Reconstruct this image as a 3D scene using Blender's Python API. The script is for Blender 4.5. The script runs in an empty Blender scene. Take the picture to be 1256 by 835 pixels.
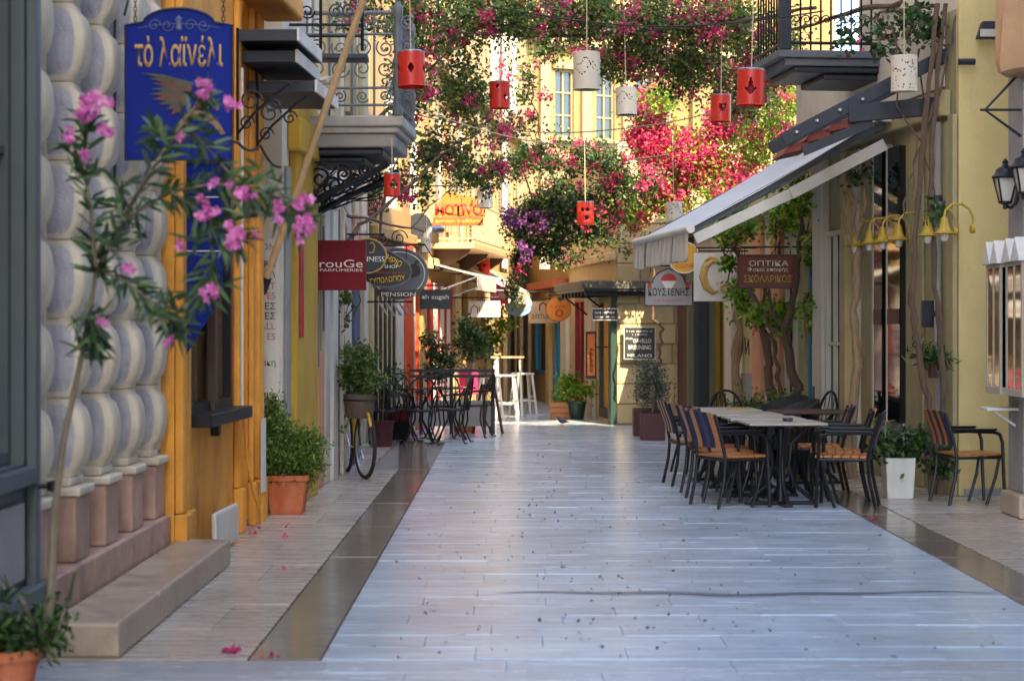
import bpy, bmesh, math, random
import numpy as np
from mathutils import Vector, Matrix

rnd = random.Random(7)
nrg = np.random.default_rng(11)
sc = bpy.context.scene
R = math.radians
PI = math.pi

# ------------------------------------------------------------------ camera, sky, sun
CAM_H = 1.6
FPX = 2400.0          # focal length in photograph pixels (photo 1256 x 835)
HOR = 400.0           # eye level in the photograph
cam = bpy.data.cameras.new('camera')
camo = bpy.data.objects.new('camera', cam)
sc.collection.objects.link(camo)
camo.location = (0, 0, CAM_H)
camo.rotation_euler = (R(90), 0, 0)
cam.sensor_width = 36
cam.lens = FPX / 1256 * 36
cam.shift_y = -(417.5 - HOR) / 1256
cam.clip_start = 0.1
cam.clip_end = 500
cam.dof.use_dof = True
cam.dof.focus_distance = 21.0
cam.dof.aperture_fstop = 3.0
sc.camera = camo

SUN_EL, SUN_A = R(40), R(20)       # elevation; azimuth off the street axis, behind the camera to the right
sv = Vector((math.sin(SUN_A) * math.cos(SUN_EL), -math.cos(SUN_A) * math.cos(SUN_EL), math.sin(SUN_EL)))
w = bpy.data.worlds.new('World')
sc.world = w
w.use_nodes = True
nt = w.node_tree
sky = nt.nodes.new('ShaderNodeTexSky')
sky.sky_type = 'NISHITA'
sky.sun_disc = False
sky.sun_elevation = SUN_EL
sky.sun_rotation = math.atan2(sv.x, sv.y)
sky.air_density = 1.0
sky.dust_density = 1.5
bg = nt.nodes['Background']
bg.inputs[1].default_value = 0.15
nt.links.new(sky.outputs[0], bg.inputs[0])
sl = bpy.data.lights.new('sun', 'SUN')
sl.energy = 3.1
sl.angle = R(0.5)
sl.color = (1.0, 0.80, 0.53)
so = bpy.data.objects.new('sun', sl)
sc.collection.objects.link(so)
so.rotation_euler = (-sv).to_track_quat('-Z', 'Y').to_euler()
sc.view_settings.view_transform = 'Standard'
sc.view_settings.look = 'None'
sc.view_settings.gamma = 1
sc.view_settings.exposure = 2.55
sc.cycles.use_denoising = True
sc.cycles.max_bounces = 8
sc.cycles.diffuse_bounces = 6
sc.cycles.glossy_bounces = 3
sc.cycles.transmission_bounces = 4
sc.cycles.sample_clamp_indirect = 8


# ------------------------------------------------------------------ helpers
def P(px, py, d):
    """point seen at photo pixel (px,py) at depth d metres"""
    return Vector(((px - 628) * d / FPX, d, CAM_H - (py - HOR) * d / FPX))


def C(h):
    h = h.lstrip('#')
    f = lambda c: c / 12.92 if c <= .04045 else ((c + .055) / 1.055) ** 2.4
    return tuple(f(int(h[i:i + 2], 16) / 255) for i in (0, 2, 4))


def link(o):
    sc.collection.objects.link(o)
    return o


class MB:
    def __init__(s):
        s.v = []; s.f = []

    def add(s, v, f):
        n = len(s.v)
        s.v += [tuple(p) for p in v]
        s.f += [tuple(i + n for i in q) for q in f]
        return s

    def box(s, x0, x1, y0, y1, z0, z1):
        if x0 > x1: x0, x1 = x1, x0
        if y0 > y1: y0, y1 = y1, y0
        if z0 > z1: z0, z1 = z1, z0
        return s.add([(x0, y0, z0), (x1, y0, z0), (x1, y1, z0), (x0, y1, z0), (x0, y0, z1), (x1, y0, z1), (x1, y1, z1), (x0, y1, z1)],
                     [(0, 3, 2, 1), (4, 5, 6, 7), (0, 1, 5, 4), (1, 2, 6, 5), (2, 3, 7, 6), (3, 0, 4, 7)])

    def taper(s, cx, cy, z0, z1, w0, d0, w1, d1):
        v = []
        for z, ww, dd in ((z0, w0, d0), (z1, w1, d1)):
            v += [(cx - ww / 2, cy - dd / 2, z), (cx + ww / 2, cy - dd / 2, z), (cx + ww / 2, cy + dd / 2, z), (cx - ww / 2, cy + dd / 2, z)]
        return s.add(v, [(0, 3, 2, 1), (4, 5, 6, 7), (0, 1, 5, 4), (1, 2, 6, 5), (2, 3, 7, 6), (3, 0, 4, 7)])

    def bar(s, p, q, w, h):
        p = Vector(p); q = Vector(q)
        t = (q - p).normalized()
        up = Vector((0, 0, 1)) if abs(t.z) < .95 else Vector((0, 1, 0))
        a = t.cross(up).normalized() * w / 2
        b = a.cross(t).normalized() * h / 2
        v = [p - a - b, p + a - b, p + a + b, p - a + b, q - a - b, q + a - b, q + a + b, q - a + b]
        return s.add(v, [(0, 3, 2, 1), (4, 5, 6, 7), (0, 1, 5, 4), (1, 2, 6, 5), (2, 3, 7, 6), (3, 0, 4, 7)])

    def tube(s, pts, r, n=8, closed=False):
        pts = [Vector(p) for p in pts]
        m = len(pts)
        rs = r if isinstance(r, (list, tuple)) else [r] * m
        v = []
        prev = None
        for i, p in enumerate(pts):
            if closed:
                t = pts[(i + 1) % m] - pts[i - 1]
            else:
                t = pts[min(i + 1, m - 1)] - pts[max(i - 1, 0)]
            t = t.normalized() if t.length > 1e-9 else Vector((0, 0, 1))
            if prev is None:
                up = Vector((0, 0, 1)) if abs(t.z) < .9 else Vector((1, 0, 0))
                a = t.cross(up).normalized()
            else:
                a = prev - t * prev.dot(t)
                a = a.normalized() if a.length > 1e-6 else t.orthogonal().normalized()
            prev = a
            b = t.cross(a)
            for k in range(n):
                c = 2 * PI * k / n
                v.append(p + (a * math.cos(c) + b * math.sin(c)) * rs[i])
        f = []
        for i in range(m if closed else m - 1):
            j = (i + 1) % m
            for k in range(n):
                l = (k + 1) % n
                f.append((i * n + k, i * n + l, j * n + l, j * n + k))
        if not closed:
            f.append(tuple(range(n - 1, -1, -1)))
            f.append(tuple((m - 1) * n + k for k in range(n)))
        return s.add(v, f)

    def lathe(s, prof, c=(0, 0, 0), n=16):
        v = []; f = []
        for r, z in prof:
            for k in range(n):
                a = 2 * PI * k / n
                v.append((c[0] + r * math.cos(a), c[1] + r * math.sin(a), c[2] + z))
        for i in range(len(prof) - 1):
            for k in range(n):
                l = (k + 1) % n
                f.append((i * n + k, i * n + l, (i + 1) * n + l, (i + 1) * n + k))
        f.append(tuple(range(n - 1, -1, -1)))
        f.append(tuple((len(prof) - 1) * n + k for k in range(n)))
        return s.add(v, f)

    def prism(s, out, y0, y1):
        """outline in (x,z), extruded from y0 (front) to y1"""
        n = len(out)
        area = sum(out[i][0] * out[(i + 1) % n][1] - out[(i + 1) % n][0] * out[i][1] for i in range(n))
        if area < 0: out = out[::-1]
        v = [(x, y0, z) for x, z in out] + [(x, y1, z) for x, z in out]
        f = [tuple(range(n)), tuple(range(2 * n - 1, n - 1, -1))]
        f += [(i, n + i, n + (i + 1) % n, (i + 1) % n) for i in range(n)]
        return s.add(v, f)

    def sprism(s, out, x0, x1):
        """outline in (y,z), extruded along x"""
        n = len(out)
        area = sum(out[i][0] * out[(i + 1) % n][1] - out[(i + 1) % n][0] * out[i][1] for i in range(n))
        if area > 0: out = out[::-1]
        v = [(x0, y, z) for y, z in out] + [(x1, y, z) for y, z in out]
        f = [tuple(range(n)), tuple(range(2 * n - 1, n - 1, -1))]
        f += [(i, n + i, n + (i + 1) % n, (i + 1) % n) for i in range(n)]
        return s.add(v, f)

    def mesh(s, name):
        me = bpy.data.meshes.new(name)
        me.from_pydata(s.v, [], s.f)
        me.update()
        return me

    def build(s, name, m, parent=None, smooth=False, bevel=0, loc=None):
        me = s.mesh(name)
        if m: me.materials.append(m)
        if smooth:
            me.polygons.foreach_set('use_smooth', [True] * len(me.polygons))
            me.set_sharp_from_angle(angle=R(40))
        o = link(bpy.data.objects.new(name, me))
        if parent: o.parent = parent
        if loc is not None: o.location = loc
        if bevel:
            b = o.modifiers.new('bevel', 'BEVEL')
            b.width = bevel; b.segments = 2; b.limit_method = 'ANGLE'; b.angle_limit = R(50)
        return o


def tag(o, label, cat, group=None, kind=None):
    if label: o['label'] = label
    if cat: o['category'] = cat
    if group: o['group'] = group
    if kind: o['kind'] = kind
    return o


def thing(name, label, cat, loc=(0, 0, 0), rz=0, group=None):
    o = link(bpy.data.objects.new(name, None))
    o.location = loc
    o.rotation_euler = (0, 0, rz)
    o.empty_display_size = .1
    return tag(o, label, cat, group)


def structure(o):
    o['kind'] = 'structure'
    return o


def copy_tree(o, parent=None):
    c = link(o.copy())
    c.parent = parent
    for ch in [x for x in KIDS.get(o.name, [])]:
        copy_tree(ch, c)
    return c


KIDS = {}


def index_kids(root):
    def rec(o):
        KIDS[o.name] = [x for x in bpy.data.objects if x.parent == o]
        for x in KIDS[o.name]: rec(x)
    rec(root)


def place_copy(root, loc, rz, label=None, group=None):
    c = copy_tree(root)
    c.location = loc
    c.rotation_euler = (0, 0, rz)
    if label: c['label'] = label
    if group: c['group'] = group
    return c


# ------------------------------------------------------------------ materials
def mat(name, col, rough=.7, var=.12, scale=5, bump=.1, bscale=60, metal=0, spec=.5, stretch=(1, 1, 1),
        dirt=None, dirt_amt=.3, dirt_scale=1.2, rand=0, coat=0, trans=0, rvar=0, island=None):
    m = bpy.data.materials.new(name)
    m.use_nodes = True
    n = m.node_tree.nodes; l = m.node_tree.links
    b = n['Principled BSDF']
    if isinstance(col, str): col = C(col)
    tc = n.new('ShaderNodeTexCoord')
    mp = n.new('ShaderNodeMapping')
    mp.inputs['Scale'].default_value = stretch
    l.new(tc.outputs['Object'], mp.inputs[0])
    nz = n.new('ShaderNodeTexNoise')
    nz.inputs['Scale'].default_value = scale
    nz.inputs['Detail'].default_value = 6
    nz.inputs['Roughness'].default_value = .62
    l.new(mp.outputs[0], nz.inputs['Vector'])
    rmp = n.new('ShaderNodeMapRange')
    rmp.inputs[1].default_value = .25; rmp.inputs[2].default_value = .75
    rmp.inputs[3].default_value = 1 - var; rmp.inputs[4].default_value = 1 + var
    l.new(nz.outputs[0], rmp.inputs[0])
    vm = n.new('ShaderNodeVectorMath'); vm.operation = 'SCALE'
    vm.inputs[0].default_value = col
    l.new(rmp.outputs[0], vm.inputs['Scale'])
    cur = vm.outputs[0]
    if island:
        gi = n.new('ShaderNodeNewGeometry')
        cr = n.new('ShaderNodeValToRGB')
        for i, (p, cc) in enumerate(island):
            if i < 2: e = cr.color_ramp.elements[i]; e.position = p
            else: e = cr.color_ramp.elements.new(p)
            e.color = (*(C(cc) if isinstance(cc, str) else cc), 1)
        l.new(gi.outputs['Random Per Island'], cr.inputs[0])
        vm2 = n.new('ShaderNodeVectorMath'); vm2.operation = 'SCALE'
        l.new(cr.outputs[0], vm2.inputs[0]); l.new(rmp.outputs[0], vm2.inputs['Scale'])
        cur = vm2.outputs[0]
    if rand:
        oi = n.new('ShaderNodeObjectInfo')
        r2 = n.new('ShaderNodeMapRange')
        r2.inputs[3].default_value = 1 - rand; r2.inputs[4].default_value = 1 + rand
        l.new(oi.outputs['Random'], r2.inputs[0])
        v3 = n.new('ShaderNodeVectorMath'); v3.operation = 'SCALE'
        l.new(cur, v3.inputs[0]); l.new(r2.outputs[0], v3.inputs['Scale'])
        cur = v3.outputs[0]
    if dirt:
        dn = n.new('ShaderNodeTexNoise')
        dn.inputs['Scale'].default_value = dirt_scale
        dn.inputs['Detail'].default_value = 8
        dn.inputs['Roughness'].default_value = .7
        mp2 = n.new('ShaderNodeMapping'); mp2.inputs['Scale'].default_value = (1, 1, .35)
        l.new(tc.outputs['Object'], mp2.inputs[0]); l.new(mp2.outputs[0], dn.inputs['Vector'])
        dr = n.new('ShaderNodeMapRange')
        dr.inputs[1].default_value = .48; dr.inputs[2].default_value = .75
        dr.inputs[3].default_value = 0; dr.inputs[4].default_value = dirt_amt
        l.new(dn.outputs[0], dr.inputs[0])
        mx = n.new('ShaderNodeMixRGB')
        mx.inputs[2].default_value = (*(C(dirt) if isinstance(dirt, str) else dirt), 1)
        l.new(dr.outputs[0], mx.inputs[0]); l.new(cur, mx.inputs[1])
        cur = mx.outputs[0]
    l.new(cur, b.inputs['Base Color'])
    b.inputs['Roughness'].default_value = rough
    if rvar:
        rr = n.new('ShaderNodeMapRange')
        rr.inputs[1].default_value = .3; rr.inputs[2].default_value = .7
        rr.inputs[3].default_value = max(.03, rough - rvar); rr.inputs[4].default_value = rough + rvar
        l.new(nz.outputs[0], rr.inputs[0]); l.new(rr.outputs[0], b.inputs['Roughness'])
    b.inputs['Metallic'].default_value = metal
    b.inputs['Specular IOR Level'].default_value = spec
    b.inputs['Coat Weight'].default_value = coat
    if bump:
        bn = n.new('ShaderNodeTexNoise')
        bn.inputs['Scale'].default_value = bscale
        bn.inputs['Detail'].default_value = 5
        l.new(mp.outputs[0], bn.inputs['Vector'])
        bp = n.new('ShaderNodeBump')
        bp.inputs['Strength'].default_value = bump
        bp.inputs['Distance'].default_value = .01
        l.new(bn.outputs[0], bp.inputs['Height'])
        l.new(bp.outputs[0], b.inputs['Normal'])
    if trans:
        tr = n.new('ShaderNodeBsdfTranslucent')
        l.new(cur, tr.inputs[0])
        ms = n.new('ShaderNodeMixShader')
        ms.inputs[0].default_value = trans
        out = n['Material Output']
        l.new(b.outputs[0], ms.inputs[1]); l.new(tr.outputs[0], ms.inputs[2])
        l.new(ms.outputs[0], out.inputs[0])
    return m


def glass_mat(name, col, rough=.05):
    m = mat(name, col, rough=rough, var=.2, scale=1.5, bump=.04, bscale=3, spec=.8)
    return m


M = {}
M['black'] = mat('black_iron', '#15171b', .45, .2, 12, .1, 80, metal=.3)
M['dark_steel'] = mat('dark_steel', '#2c3038', .5, .2, 8, .1, 60, metal=.4)
M['grey_iron'] = mat('grey_painted_iron', '#596168', .5, .2, 14, .15, 70, dirt='#6b5138', dirt_amt=.5, dirt_scale=6)
M['white_paint'] = mat('white_paint', '#cfccc4', .6, .08, 6, .1, 60, dirt='#8a8175', dirt_amt=.35, dirt_scale=2.5)
M['cream'] = mat('cream_plaster', '#bda678', .85, .12, 3, .25, 40, dirt='#7b6a4c', dirt_amt=.45)
M['pale'] = mat('pale_plaster', '#c8bfae', .85, .1, 3, .25, 40, dirt='#857a68', dirt_amt=.45)
M['peach'] = mat('peach_plaster', '#c78f6c', .85, .1, 3, .25, 40, dirt='#8a6a52', dirt_amt=.4)
M['yellow'] = mat('yellow_plaster', '#cbb378', .85, .08, 2.5, .25, 45, dirt='#8a7448', dirt_amt=.55, dirt_scale=1.3)
M['ochre'] = mat('ochre_plaster', '#b7912c', .8, .12, 3, .2, 40, dirt='#6f5a22', dirt_amt=.4)
M['orange'] = mat('orange_plaster', '#dc9a3c', .8, .16, 4, .35, 45, dirt='#8a5a2a', dirt_amt=.6, dirt_scale=2.2)
M['olive'] = mat('grey_olive_paint', '#a0946c', .75, .14, 3, .2, 40, dirt='#4f4a38', dirt_amt=.6, dirt_scale=1.8)
M['grey_plaster'] = mat('grey_plaster', '#8d8a86', .85, .12, 3, .25, 40, dirt='#5f5a52', dirt_amt=.4)
M['golden'] = mat('golden_plaster', '#7d6840', .85, .16, 2, .3, 30, dirt='#6f5228', dirt_amt=.5)
M['sun_stone'] = mat('honey_limestone', '#9c7d4c', .85, .16, 3, .4, 30, dirt='#86683f', dirt_amt=.5, rand=.1)
M['lime'] = mat('limestone_block', '#b7a27c', .85, .16, 4, .5, 30, dirt='#7c6a4c', dirt_amt=.45, rand=.14)
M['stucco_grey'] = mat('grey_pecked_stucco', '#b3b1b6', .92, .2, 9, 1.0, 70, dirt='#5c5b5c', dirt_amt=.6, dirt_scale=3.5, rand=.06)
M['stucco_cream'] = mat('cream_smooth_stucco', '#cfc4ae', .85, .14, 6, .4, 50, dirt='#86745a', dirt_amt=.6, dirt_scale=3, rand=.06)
M['pink_marble'] = mat('pink_marble', '#b0907f', .55, .25, 6, .2, 40, dirt='#66483c', dirt_amt=.7, dirt_scale=3, rand=.1)
M['mauve'] = mat('mauve_plaster', '#a3929a', .85, .12, 4, .3, 40, dirt='#6b5a60', dirt_amt=.4)
M['step'] = mat('worn_step_stone', '#a89680', .42, .25, 5, .35, 40, dirt='#6b533a', dirt_amt=.7, dirt_scale=3.5, rvar=.15, rand=.08)
M['shop_grey'] = mat('grey_green_woodwork', '#4a5356', .55, .16, 5, .15, 40, stretch=(1, 1, .3), dirt='#5a4a3a', dirt_amt=.4)
M['wood'] = mat('varnished_wood', '#a86a34', .45, .25, 9, .15, 40, stretch=(1, 6, 6))
M['wood_pale'] = mat('pale_wood', '#b99a70', .6, .2, 7, .15, 40, stretch=(4, 4, .4))
M['wood_table'] = mat('weathered_table_wood', '#a39a8c', .35, .22, 8, .12, 40, stretch=(.6, 6, 6))
M['wood_dark'] = mat('dark_wood', '#4a3326', .5, .25, 8, .15, 40, stretch=(5, 5, .6))
M['terracotta'] = mat('terracotta', '#b2582c', .8, .15, 6, .2, 50, dirt='#d0a98a', dirt_amt=.4, dirt_scale=3)
M['bark'] = mat('bark', '#584637', .9, .3, 9, .9, 40, stretch=(3, 3, .6))
M['bark_pale'] = mat('pale_bark', '#8c7458', .9, .3, 9, .9, 40, stretch=(3, 3, .6))
M['stem'] = mat('oleander_stem', '#6d6250', .8, .25, 9, .5, 50)
M['soil'] = mat('soil', '#2c2118', .95, .3, 20, .8, 60)
M['blue_sign'] = mat('ultramarine_enamel', '#0a2078', .6, .18, 4, .06, 30, dirt='#0c1d55', dirt_amt=.5, spec=.15)
M['gold'] = mat('gold_paint', '#b8924a', .45, .2, 12, .1, 40)
M['navy'] = mat('navy_fabric', '#1b2440', .85, .2, 20, .3, 150)
M['purple_fab'] = mat('purple_fabric', '#3d3452', .85, .2, 20, .3, 150)
M['pink_fab'] = mat('pink_fabric', '#b8617a', .85, .15, 20, .3, 150)
M['red_lantern'] = mat('red_lantern_tin', '#c22a1c', .42, .1, 6, .06, 30, dirt='#7d1710', dirt_amt=.35, dirt_scale=4)
M['white_lantern'] = mat('cream_lantern_tin', '#cfc4b2', .5, .05, 3, .04, 30, dirt='#a5967c', dirt_amt=.3, dirt_scale=2)
M['lantern_shade'] = mat('lantern_hole_shade', '#2a211c', .7, .1)
M['rouge'] = mat('crimson_enamel', '#6e0f20', .5, .08, 3, .04, 20, spec=.15)
M['text_white'] = mat('white_lettering', '#dcd6cc', .5, .04, 6, 0)
M['text_black'] = mat('black_lettering', '#16161a', .5, .04, 6, 0)
M['text_red'] = mat('red_lettering', '#b23522', .5, .06, 6, 0)
M['text_pink'] = mat('rose_lettering', '#b5657a', .5, .05, 6, 0)
M['text_yellow'] = mat('yellow_lettering', '#d2a92e', .5, .06, 6, 0)
M['cable'] = mat('cable_rubber', '#22201e', .7, .1)
M['cord'] = mat('lantern_cord', '#b8a688', .8, .1)
M['glass_dark'] = glass_mat('dark_window_glass', '#0d1216')
M['glass_blue'] = glass_mat('reflecting_window_glass', '#28343c')
M['glass_warm'] = glass_mat('warm_shop_glass', '#6a5235')
M['metal_light'] = mat('brushed_aluminium', '#a9adb2', .35, .1, 8, .05, 60, metal=.8)
M['canvas'] = mat('grey_awning_canvas', '#cdd0d3', .8, .1, 4, .2, 120, trans=.12)
M['canvas_white'] = mat('white_awning_canvas', '#d8d0c2', .8, .06, 4, .2, 120, trans=.25)
M['canvas_beige'] = mat('beige_canvas', '#b08a66', .85, .15, 4, .3, 100)
M['fringe'] = mat('valance_canvas', '#b5aca0', .85, .14, 6, .2, 90, trans=.2, stretch=(8, 8, .5))
M['yellow_paint'] = mat('yellow_lamp_enamel', '#a98a22', .45, .2, 6, .05, 30)
M['bulb'] = mat('frosted_bulb_glass', '#bdb8ac', .2, .05, 6, 0, spec=.8)
M['blue_door'] = mat('blue_door_paint', '#2f86a8', .5, .1, 5, .1, 40, dirt='#1d5f7a', dirt_amt=.4)
M['red_door'] = mat('crimson_door_paint', '#7f1426', .5, .12, 5, .1, 40)
M['green_door'] = mat('dark_green_paint', '#16382f', .45, .15, 5, .1, 40)
M['blind'] = mat('straw_blind', '#b07e36', .8, .15, 30, .4, 60, stretch=(.2, .2, 6))
M['orange_red'] = mat('vermilion_paint', '#c4491f', .6, .1, 4, .15, 40)
M['maroon'] = mat('maroon_planter', '#4a2328', .6, .15, 6, .15, 40)
M['red_panel'] = mat('red_glossy_panel', '#a01f26', .45, .1, 6, .05, 40)
M['magenta'] = mat('magenta_panel', '#b01f5c', .5, .06, 6, .04, 40)
M['leaf'] = mat('leaf_green', '#3c5a22', .5, .15, 4, 0, trans=.35, island=[(0, '#243616'), (.4, '#456226'), (.75, '#6f863a'), (1, '#9c9650')])
M['leaf_dark'] = mat('leaf_dark_green', '#24401c', .5, .15, 4, 0, trans=.3, island=[(0, '#182a12'), (.5, '#2f4c21'), (1, '#557232')])
M['leaf_lime'] = mat('leaf_lime_green', '#5a8a1f', .5, .15, 4, 0, trans=.45, island=[(0, '#3f651a'), (.5, '#6d9a28'), (1, '#a9bd45')])
M['leaf_olive'] = mat('leaf_olive', '#4a5a4a', .55, .15, 4, 0, trans=.2, island=[(0, '#28362c'), (.5, '#46574a'), (1, '#71806c')])
M['oleander_leaf'] = mat('oleander_leaf', '#3a5230', .5, .15, 4, 0, trans=.2, island=[(0, '#1c3220'), (.5, '#36522f'), (1, '#607848')])
M['bract'] = mat('bougainvillea_bract', '#c22a63', .6, .1, 4, 0, trans=.45, island=[(0, '#96164e'), (.4, '#c62a6c'), (.75, '#dd4a82'), (1, '#e8746a')])
M['bract_purple'] = mat('bougainvillea_purple_bract', '#7d2a8a', .6, .1, 4, 0, trans=.4, island=[(0, '#4a1f58'), (.5, '#743a80'), (1, '#9a5f98')])
M['petal'] = mat('oleander_petal', '#d05aa0', .55, .1, 4, 0, trans=.3, island=[(0, '#b23d88'), (.5, '#d463aa'), (1, '#e595c4')])
M['dry_leaf'] = mat('dry_leaf', '#3a3d48', .8, .2, 4, 0, island=[(0, '#3a404c'), (.6, '#56606e'), (1, '#6a5f55')])


def paving_mat(name, col, rough, rand, line=.5, dots=True, contrast=.16, spec=.6):
    m = bpy.data.materials.new(name); m.use_nodes = True
    n = m.node_tree.nodes; l = m.node_tree.links
    b = n['Principled BSDF']
    geo = n.new('ShaderNodeNewGeometry')
    def noise(scale, st, detail=5, rg=.6):
        mp = n.new('ShaderNodeMapping'); mp.inputs['Scale'].default_value = st
        l.new(geo.outputs['Position'], mp.inputs[0])
        z = n.new('ShaderNodeTexNoise'); z.inputs['Scale'].default_value = scale
        z.inputs['Detail'].default_value = detail; z.inputs['Roughness'].default_value = rg
        l.new(mp.outputs[0], z.inputs['Vector'])
        return z.outputs[0]
    def rng(src, a, b_, c, d):
        r = n.new('ShaderNodeMapRange')
        for i, vv in enumerate((a, b_, c, d)): r.inputs[i + 1].default_value = vv
        l.new(src, r.inputs[0]); return r.outputs[0]
    def mul(a, b_):
        k = n.new('ShaderNodeMath'); k.operation = 'MULTIPLY'
        l.new(a, k.inputs[0]); l.new(b_, k.inputs[1]); return k.outputs[0]
    vein = rng(noise(2.2, (.55, 9, 1), 6), .3, .7, 1 - contrast, 1 + contrast)
    cloud = rng(noise(.8, (1, 1, 1), 4), .3, .7, .82, 1.14)
    stain = rng(noise(5, (1, 1.6, 1), 8, .75), .54, .78, 1, .6)
    oi = n.new('ShaderNodeObjectInfo')
    rr = rng(oi.outputs['Random'], 0, 1, 1 - rand, 1 + rand)
    f = mul(mul(vein, cloud), mul(stain, rr))
    vs = n.new('ShaderNodeVectorMath'); vs.operation = 'SCALE'
    vs.inputs[0].default_value = C(col)
    l.new(f, vs.inputs['Scale'])
    l.new(vs.outputs[0], b.inputs['Base Color'])
    l.new(rng(noise(3, (.6, 5, 1), 6), .3, .7, rough - .07, rough + .14), b.inputs['Roughness'])
    b.inputs['Specular IOR Level'].default_value = spec
    bp = n.new('ShaderNodeBump'); bp.inputs['Strength'].default_value = line; bp.inputs['Distance'].default_value = .004
    l.new(noise(11, (.3, 14, 1), 4), bp.inputs['Height'])
    bp2 = n.new('ShaderNodeBump'); bp2.inputs['Strength'].default_value = .12; bp2.inputs['Distance'].default_value = .03
    l.new(noise(1.2, (1, 2.5, 1), 3), bp2.inputs['Height'])
    l.new(bp.outputs[0], bp2.inputs['Normal'])
    l.new(bp2.outputs[0], b.inputs['Normal'])
    return m


M['pave'] = paving_mat('grooved_grey_marble', '#b2c2cf', .15, .04, .3, contrast=.08, spec=1.0)
M['pave_side'] = paving_mat('pale_sidewalk_marble', '#aaa094', .24, .09, .22, contrast=.08, spec=.8)
M['pave_dark'] = paving_mat('polished_dark_marble', '#81766a', .08, .14, .06, contrast=.1)
M['pave_cross'] = paving_mat('grey_cross_course_marble', '#a4adb6', .18, .10, .5, spec=1.0)
M['joint'] = mat('dirty_joint_mortar', '#77746e', .85, .2, 8, .3, 60)


# ------------------------------------------------------------------ text
def text_part(txt, name, parent, m, x, z, w=None, h=None, y=-.02, bold=0, ext=.003, rot=None, align='C', shear=0, sub=None):
    cu = bpy.data.curves.new('tmp_text', 'FONT')
    cu.body = txt
    cu.size = 1
    cu.offset = bold
    cu.shear = shear
    cu.resolution_u = 3
    to = link(bpy.data.objects.new('tmp_text', cu))
    bpy.context.view_layer.update()
    dg = bpy.context.evaluated_depsgraph_get()
    me = bpy.data.meshes.new_from_object(to.evaluated_get(dg))
    bpy.data.objects.remove(to)
    bpy.data.curves.remove(cu)
    co = np.empty(len(me.vertices) * 3, 'f')
    me.vertices.foreach_get('co', co)
    co = co.reshape(-1, 3)
    if len(co) == 0: return None
    mn = co.min(0); mx = co.max(0)
    sw = mx[0] - mn[0]; sh = mx[1] - mn[1]
    if w and h: fx, fz = w / sw, h / sh
    elif w: fx = fz = w / sw
    else: fx = fz = h / sh
    ax = {'C': (mn[0] + mx[0]) / 2, 'L': mn[0], 'R': mx[0]}[align]
    out = np.zeros_like(co)
    out[:, 0] = (co[:, 0] - ax) * fx
    out[:, 2] = (co[:, 1] - (mn[1] + mx[1]) / 2) * fz
    if rot:
        c, s = math.cos(rot), math.sin(rot)
        o2 = out.copy()
        out[:, 0] = o2[:, 0] * c - o2[:, 2] * s
        out[:, 2] = o2[:, 0] * s + o2[:, 2] * c
    out[:, 0] += x; out[:, 2] += z
    out[:, 1] = y
    me.vertices.foreach_set('co', out.ravel())
    me.materials.clear()
    me.materials.append(m)
    me.update()
    o = link(bpy.data.objects.new(name, me))
    o.parent = parent
    sd = o.modifiers.new('thick', 'SOLIDIFY'); sd.thickness = ext; sd.offset = 0
    return o


def scribble(parent, m, x, z, w, h, y=-.02):
    """a line of writing too small to read in the photograph: a row of little strokes"""
    mb = MB(); r0 = random.Random(int(abs(x * 999 + z * 7777 + w * 313)))
    q = x - w / 2
    while q < x + w / 2:
        a = h * r0.uniform(.25, .7)
        if r0.random() < .85:
            hh = h * r0.uniform(.6, 1)
            mb.box(q, q + a * .35, y - .002, y + .002, z - h / 2, z - h / 2 + hh)
            mb.box(q + a * .36, q + a * .9, y - .002, y + .002, z - h / 2 + hh * .3, z - h / 2 + hh * .62)
        q += a + h * .12
    return mb.build('lettering', m, parent)


# ------------------------------------------------------------------ foliage
def quads_mesh(name, V, k, m, parent=None):
    """V: (N*k,3) array, k verts per face"""
    n = len(V) // k
    me = bpy.data.meshes.new(name)
    me.vertices.add(len(V))
    me.vertices.foreach_set('co', np.asarray(V, 'f').ravel())
    me.loops.add(len(V))
    me.loops.foreach_set('vertex_index', np.arange(len(V), dtype='i'))
    me.polygons.add(n)
    me.polygons.foreach_set('loop_start', np.arange(0, len(V), k, dtype='i'))
    me.polygons.foreach_set('loop_total', np.full(n, k, 'i'))
    me.materials.append(m)
    me.update(calc_edges=True)
    me.validate()
    o = link(bpy.data.objects.new(name, me))
    if parent: o.parent = parent
    return o


def unit(v):
    return v / np.maximum(np.linalg.norm(v, axis=1, keepdims=True), 1e-9)


def leaf_verts(pos, L, Wd, up_bias=.35, dirs=None):
    n = len(pos)
    d = unit(nrg.normal(size=(n, 3)) + np.array([0, 0, -.15])) if dirs is None else unit(dirs)
    nn = nrg.normal(size=(n, 3)) + np.array([0, 0, up_bias])
    s = unit(np.cross(d, nn))
    nrm = unit(np.cross(s, d))
    L = (L * nrg.uniform(.65, 1.3, n))[:, None]
    Wd = (Wd * nrg.uniform(.7, 1.25, n))[:, None]
    p0 = pos
    p1 = pos + d * L * .45 + s * Wd * .5 + nrm * L * .06
    p2 = pos + d * L
    p3 = pos + d * L * .45 - s * Wd * .5 + nrm * L * .06
    return np.stack([p0, p1, p2, p3], 1).reshape(-1, 3)


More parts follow.
